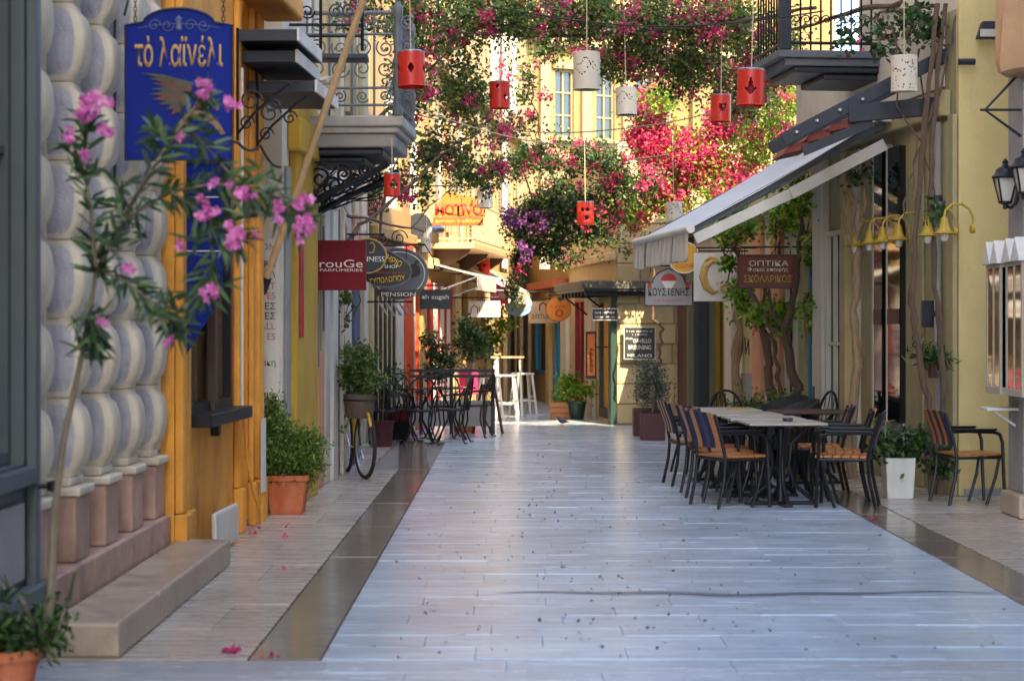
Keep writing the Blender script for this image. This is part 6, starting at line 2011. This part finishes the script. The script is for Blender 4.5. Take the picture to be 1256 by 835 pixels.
# top canopy over the street
vine('bougainvillea', 'dark leafy bougainvillea canopy spanning the street between the two balconies', 'climbing plant', P(760, 60, 24),
     [(640, 20, 23.5, .5, .6, .3, 1500, 90), (720, 18, 24, .5, .6, .3, 1700, 130), (800, 25, 24.5, .5, .6, .38, 2000, 150), (880, 25, 24.5, .5, .6, .4, 2000, 150), (940, 60, 25, .4, .6, .5, 1600, 130), (770, 70, 25, .42, .6, .32, 1500, 130), (840, 85, 25.5, .5, .6, .35, 1800, 150),
      (905, 110, 26, .4, .5, .4, 1500, 130), (640, -15, 24, .8, .6, .2, 900, 0), (860, -15, 25, .8, .6, .2, 900, 0), (690, 55, 26, .45, .5, .18, 420, 50)],
     [([P(600, 40, 24), P(700, 45, 24.5), P(800, 38, 24.5), P(900, 28, 24), P(1000, 10, 22)], .03, .02), ([P(660, 25, 24), P(800, 34, 25), P(930, 60, 25.5)], .022, .014), ([P(1145, 5, 19.5), P(1060, 10, 21), P(960, 40, 23.5)], .035, .015)],
     M['leaf'], M['bract'], dens=1.3, fdens=2.9)
# sunlit blossom on the right
vine('bougainvillea', 'brilliant pink sunlit bougainvillea mass above the slanting awning', 'climbing plant', P(905, 470, 27.5),
     [(800, 175, 30.3, .38, .4, .36, 1200, 900), (850, 195, 30.2, .45, .45, .42, 1500, 1100), (820, 240, 30.4, .4, .45, .3, 1100, 420), (900, 220, 30, .5, .5, .5, 1700, 420), (950, 170, 29.6, .5, .5, .5, 1700, 220), (890, 150, 30, .4, .4, .3, 1000, 420), (990, 220, 29, .35, .4, .5, 1000, 110),
      (770, 265, 30.5, .3, .4, .25, 800, 130), (960, 110, 29, .45, .5, .4, 1300, 160), (800, 125, 30, .4, .45, .28, 900, 160)],
     [([P(903, 500, 27.2), P(905, 420, 27.2), P(900, 330, 27.4), P(880, 230, 30), P(850, 190, 30.2)], .075, .02), ([P(900, 330, 27.4), P(940, 250, 27.4), P(960, 160, 29.5)], .03, .012)],
     M['leaf_lime'], M['bract'], stem_m='bark_pale', dens=1.4, fdens=3.6)
# hanging purple vine in the middle
vine('bougainvillea', 'dark hanging vine with purple blossom dangling over mid street', 'climbing plant', P(690, 215, 30),
     [(690, 255, 30, .5, .45, .42, 2600, 60), (650, 275, 30.2, .35, .4, .32, 1500, 20), (730, 270, 29.8, .35, .4, .4, 1500, 70), (680, 300, 30.2, .35, .35, .22, 900, 20), (640, 320, 30.4, .2, .25, .22, 420, 10), (628, 358, 30.4, .1, .15, .32, 300, 6), (770, 225, 29.5, .5, .5, .3, 1300, 170), (640, 200, 29, .6, .5, .22, 900, 80), (720, 195, 29, .6, .5, .25, 1200, 110)],
     [([P(560, 205, 27), P(640, 195, 29), P(740, 200, 29.5), P(820, 190, 28.5)], .02, .015), ([P(640, 197, 29), P(660, 260, 30), P(630, 330, 30.4)], .014, .006)],
     M['leaf_dark'], M['bract'])
t = thing('purple_bougainvillea_spray', 'purple blossom spray at the tip of the dark hanging vine', 'blossom', tuple(P(640, 265, 29.7)))
p1, _ = clump_points((-.15, 0, .02), (.2, .15, .18), 260, 14, .2, .1); p2, _ = clump_points((.2, 0, -.12), (.3, .15, .3), 150, 12, .15, .1); p3, _ = clump_points((.0, 0, -.55), (.12, .1, .15), 110, 6, .2, .1)
q_ = np.concatenate([p1, p2, p3])
quads_mesh('blossom', leaf_verts(q_, .055, .05, .2), 4, M['bract_purple'], t)
MB().tube(wander((.1, .1, .2), (.0, 0, -.6), 8, .04), .006, 4).build('stem', M['bark'], t)

# trees before the low shop row
TK = dict(L=.075, Wd=.05)
vine('street_tree', 'leaning pale trunk tree with lime leaves beside the yellow door', 'tree', P(946, 490, 24.6),
     [(900, 285, 25, .26, .3, .16, 500, 10), (914, 360, 25.3, .17, .25, .28, 450, 0), (890, 262, 25, .3, .3, .1, 300, 6), (893, 325, 25.2, .06, .1, .2, 110, 0)],
     [([P(946, 556, 24.6), P(946, 480, 24.6), P(940, 420, 24.6), P(925, 365, 24.8), P(908, 320, 25), P(900, 285, 25)], .07, .02)], M['leaf_lime'], M['bract'], **TK)
vine('street_tree', 'thin dark tree stem with lime leaves under the optician sign', 'tree', P(958, 490, 24.3),
     [(940, 385, 24.8, .3, .3, .25, 700, 6), (960, 265, 24.5, .35, .35, .25, 700, 4)],
     [([P(958, 558, 24.3), P(958, 482, 24.3), P(950, 420, 24.4), P(935, 375, 24.6), P(955, 300, 24.3), P(960, 260, 24.5)], .035, .014)], M['leaf_lime'], M['bract'], **TK)
vine('street_tree', 'thick forked tree trunk rising behind the optician sign', 'tree', P(975, 490, 23.8),
     [(1006, 300, 23.6, .2, .3, .35, 500, 4), (985, 245, 23.5, .25, .3, .2, 350, 0)],
     [([P(975, 561, 23.8), P(975, 490, 23.8), P(968, 430, 23.9), P(978, 340, 23.8), P(985, 255, 23.6)], .07, .03), ([P(968, 430, 23.9), P(945, 370, 24.2), P(930, 330, 24.3)], .03, .012), ([P(974, 385, 23.85), P(1000, 350, 23.7), P(990, 300, 23.7)], .025, .01)], M['leaf_lime'], M['bract'], **TK)
vine('street_tree', 'bent sparse tree trunk before the blue framed door', 'tree', P(1000, 490, 23.2),
     [(1000, 380, 23.4, .14, .2, .2, 200, 0), (1020, 260, 23.1, .2, .2, .2, 200, 0)],
     [([P(1000, 565, 23.2), P(1000, 490, 23.2), P(1005, 420, 23.2), P(1012, 330, 23.2), P(1025, 250, 23)], .05, .02)], M['leaf_lime'], M['bract'], **TK)
# vine trunks on the right shop front
vine('climbing_vine', 'twin bare vine trunks rising past the cream speckled lantern to the cable', 'climbing plant', P(1142, 606, 18.2),
     [(1140, 25, 18.6, .25, .25, .15, 120, 0), (1100, 40, 19, .35, .3, .18, 130, 0), (1148, 262, 18.2, .06, .06, .2, 40, 0), (1152, 560, 18.2, .1, .08, .25, 120, 0), (1065, 45, 19.6, .4, .3, .2, 160, 4)],
     [([P(1143, 606, 18.2), P(1140, 520, 18.2), P(1128, 430, 18.2), P(1118, 360, 18.2), P(1128, 230, 18.3), P(1138, 120, 18.4), P(1150, 5, 18.5)], .035, .022), ([P(1152, 606, 18.2), P(1158, 480, 18.2), P(1150, 370, 18.2), P(1140, 250, 18.3), P(1145, 150, 18.4), P(1160, 5, 18.5)], .032, .02),
      ([P(1138, 150, 18.4), P(1160, 80, 18.5), P(1172, 20, 18.5)], .014, .008), ([P(1150, 8, 18.6), P(1080, 15, 20), P(1020, 60, 21)], .02, .01), ([P(1120, 330, 18.25), P(1108, 250, 18.4), P(1125, 170, 18.4)], .012, .006)],
     M['leaf_dark'], None, L=.08, Wd=.055, wig=.012)
vine('climbing_vine', 'gnarled golden vine trunk against the cream pilaster beyond the olive windows', 'climbing plant', P(1047, 585, 20.6),
     [(1050, 215, 20.6, .15, .15, .15, 80, 0)],
     [([P(1046, 586, 20.6), P(1048, 480, 20.6), P(1046, 380, 20.6), P(1052, 270, 20.6), P(1040, 190, 20.8)], .055, .035), ([P(1050, 300, 20.6), P(1062, 250, 20.6), P(1058, 200, 20.7)], .03, .015), ([P(1046, 300, 20.6), P(1034, 260, 20.7), P(1038, 215, 20.7)], .02, .012)],
     M['leaf_dark'], None, stem_m='bark_pale')
vine('climbing_vine', 'thin bent vine stem hanging from the flat canopy beside slate plaque', 'climbing plant', P(808, 500, 30.2),
     [(790, 310, 30.5, .35, .2, .14, 260, 12), (700, 320, 32.5, .3, .2, .1, 120, 6)],
     [([P(806, 505, 30.2), P(806, 450, 30.2), P(812, 420, 30.2), P(801, 385, 30.3), P(802, 330, 30.4)], .026, .018)],
     M['leaf'], M['bract'])

# ================================================================== OLEANDER
D0 = 8.25
t = thing('potted_oleander', 'tall pink flowering oleander in terracotta pot before the grey shopfront', 'potted plant', (-2.13, D0, 0))
b0 = Vector((-2.13, D0, 0))
MB().lathe([(.09, 0), (.1, .03), (.13, .2), (.145, .205), (.145, .245), (.125, .245), (.12, .22), (.001, .215)], (0, 0, 0), 28).build('pot', M['terracotta'], t, smooth=True)
stems = [
    [(52, 795), (62, 740), (66, 640), (78, 540), (100, 440), (118, 335)],
    [(118, 335), (112, 260), (103, 200), (108, 150)],
    [(118, 335), (150, 270), (185, 210), (225, 150), (252, 118)],
    [(150, 270), (210, 235), (265, 225), (320, 235), (368, 268)],
    [(210, 235), (255, 265), (290, 292)],
    [(116, 330), (155, 345), (190, 375), (215, 400)],
    [(108, 380), (115, 400), (112, 420)],
    [(225, 150), (262, 190), (300, 235)],
    [(255, 265), (262, 320), (250, 360)],
    [(62, 750), (85, 735), (92, 700)], [(50, 790), (30, 740), (15, 720)], [(52, 795), (72, 770), (80, 745)],
]
mb = MB()
tips = []
rr0 = [.022, .011, .012, .009, .007, .008, .006, .006, .006, .014, .012, .012]
for si, st_ in enumerate(stems):
    dd0 = D0 + rnd.uniform(-.12, .12)
    pts = []
    for i, (x, y) in enumerate(st_):
        dv = D0 if i == 0 and si < 3 else D0 + (rnd.uniform(-.05, .05) if si == 0 else rnd.uniform(-.18, .18))
        pts.append(P(x, y, dv) - b0)
    sm = []
    for a, b in zip(pts[:-1], pts[1:]): sm += [a.lerp(b, k / 4) for k in range(4)]
    sm.append(pts[-1])
    mb.tube(sm, [rr0[si] * (1 - .55 * i / (len(sm) - 1)) for i in range(len(sm))], 7)
    nw = 0 if si == 0 else 1
    for i in range(len(sm)):
        f = i / (len(sm) - 1)
        dr = (sm[min(i + 1, len(sm) - 1)] - sm[max(i - 1, 0)]).normalized()
        if si == 0:
            if f > .75 and i % 2 == 0: tips.append((sm[i], dr, 4))
        elif si < 9: tips.append((sm[i], dr, 6 if f < .9 else 16))
mb.build('stem', M['stem'], t, smooth=True)
for x, y, k in ((185, 165, 22), (205, 190, 14), (350, 262, 18), (330, 225, 12), (200, 385, 16), (215, 405, 12), (232, 385, 8), (98, 220, 10), (150, 245, 10), (170, 280, 10), (240, 300, 12), (255, 350, 10), (300, 262, 12), (310, 212, 12), (90, 180, 8), (112, 418, 10), (130, 300, 10), (20, 745, 8)):
    for q_ in range(3):
        tips.append((P(x + rnd.gauss(0, 8), y + rnd.gauss(0, 8), D0 + rnd.uniform(-.2, .2)) - b0, Vector((rnd.gauss(0, .5), rnd.gauss(0, .5), 1)).normalized(), k // 2))
pos, dirs = [], []
for p, dr, n in tips:
    for i in range(n):
        v = Vector((rnd.gauss(0, 1), rnd.gauss(0, 1), rnd.gauss(0, 1)))
        v = (v - dr * v.dot(dr)).normalized() * rnd.uniform(.5, 1.1) + dr * rnd.uniform(.2, 1)
        pos.append(p); dirs.append(v.normalized())
pos = np.array([tuple(p) for p in pos]); dirs = np.array([tuple(v) for v in dirs])
# long lance leaves: six-cornered blades with a droop
n = len(pos); s_ = unit(np.cross(dirs, nrg.normal(size=(n, 3)))); Lv = nrg.uniform(.08, .15, (n, 1)); wv = nrg.uniform(.007, .0125, (n, 1))
dn = np.array([[0, 0, -1]])
q0 = pos; q1 = pos + dirs * Lv * .35; q2 = pos + dirs * Lv * .7 + dn * Lv * .04; q3 = pos + dirs * Lv + dn * Lv * .12
V = np.stack([q0, q1 + s_ * wv, q2 + s_ * wv * .8, q3, q2 - s_ * wv * .8, q1 - s_ * wv], 1).reshape(-1, 3)
quads_mesh('foliage', V, 6, M['oleander_leaf'], t)
fl = []
for x, y, k, sp in ((110, 135, 13, 13), (85, 168, 3, 4), (130, 160, 5, 7), (102, 192, 2, 4), (250, 108, 6, 10), (282, 125, 5, 7), (298, 240, 6, 8), (290, 292, 11, 11), (258, 262, 5, 7), (370, 275, 8, 9), (372, 245, 4, 6), (262, 225, 2, 4), (340, 255, 4, 8), (258, 360, 4, 7), (160, 330, 4, 5), (122, 400, 4, 8), (200, 208, 2, 3), (222, 165, 2, 4), (245, 245, 2, 5), (222, 300, 2, 4), (205, 420, 2, 4)):
    for i in range(int(k * 1.8)):
        c = P(x + rnd.gauss(0, sp * .75), y + rnd.gauss(0, sp * .75), D0 + rnd.uniform(-.15, .05)) - b0
        nrm_ = Vector((rnd.gauss(0, .7), -1, rnd.gauss(0, .7))).normalized()
        u = nrm_.orthogonal().normalized(); w_ = nrm_.cross(u)
        a0 = rnd.random() * 6
        for j in range(5):
            a = a0 + j * 2 * PI / 5
            d1 = u * math.cos(a) + w_ * math.sin(a); d2 = u * math.cos(a + .5) + w_ * math.sin(a + .5); d3 = u * math.cos(a - .5) + w_ * math.sin(a - .5)
            r_ = rnd.uniform(.019, .029)
            fl += [tuple(c), tuple(c + d3 * r_ * .75 + nrm_ * .004), tuple(c + d1 * r_ + nrm_ * .002), tuple(c + d2 * r_ * .75 + nrm_ * .004)]
quads_mesh('blossom', np.array(fl), 4, M['petal'], t)
vv = []
for x, y, rx, rz, n in ((14, 782, .09, .05, 450), (66, 762, .04, .07, 260), (0, 775, .08, .05, 220), (60, 784, .05, .03, 140)):
    p, _ = clump_points(tuple(P(x, y, D0 - .02) - b0), (rx, .1, rz), n, 14, .25, .2); vv.append(leaf_verts(p, .045, .02))
quads_mesh('base_foliage', np.concatenate(vv), 4, M['leaf_dark'], t)

# ================================================================== PIPES AND CABLES ON THE WALLS
for k_, (lab, pts) in enumerate((('black cable looping along the orange shop front below the louvres', [(-2.10, 13.3, 3.05), (-2.02, 14.4, 2.95), (-1.98, 15.4, 3.02), (-1.94, 16.4, 2.93)]),
                                 ('pale cable sagging along the balcony house wall', [(-1.90, 18.9, 2.95), (-1.83, 19.8, 2.8), (-1.78, 20.6, 2.9), (-1.74, 21.3, 2.82)]))):
    pp = []
    for a, b in zip(pts[:-1], pts[1:]):
        a = Vector(a); b = Vector(b)
        pp += [a.lerp(b, i / 5) - Vector((0, 0, .05 * math.sin(PI * i / 5))) for i in range(5)]
    pp.append(Vector(pts[-1]))
    tag(MB().tube(pp, .011, 6).build('wall_cable', M['cable'] if k_ == 0 else M['cord'], None, smooth=True), lab, 'cable')
pts = [RA.W(.24, .1, z) for z in (.02, 1.2, 2.4, 3.55)]
t = thing('drainpipe', 'grey drainpipe on the olive wall next to the twin vine trunks', 'drainpipe', tuple(pts[0]))
MB().tube([p - pts[0] for p in pts], .035, 10).build('pipe', M['grey_plaster'], t, smooth=True)
for z in (.6, 1.7, 2.8): MB().lathe([(.037, z - .03), (.046, z - .02), (.046, z + .02), (.037, z + .03)], (0, 0, 0), 12).build('clamp', M['dark_steel'], t, smooth=True)
t = thing('meter_box', 'small grey meter box on the olive wall beside the fern', 'meter box', tuple(RA.W(.5, .1, 1.72)))
MB().box(-.07, .07, -.04, .04, -.13, .13).build('case', M['dark_steel'], t, bevel=.008)
MB().box(-.078, -.0705, -.02, .03, -.08, .06).build('door', M['grey_iron'], t)
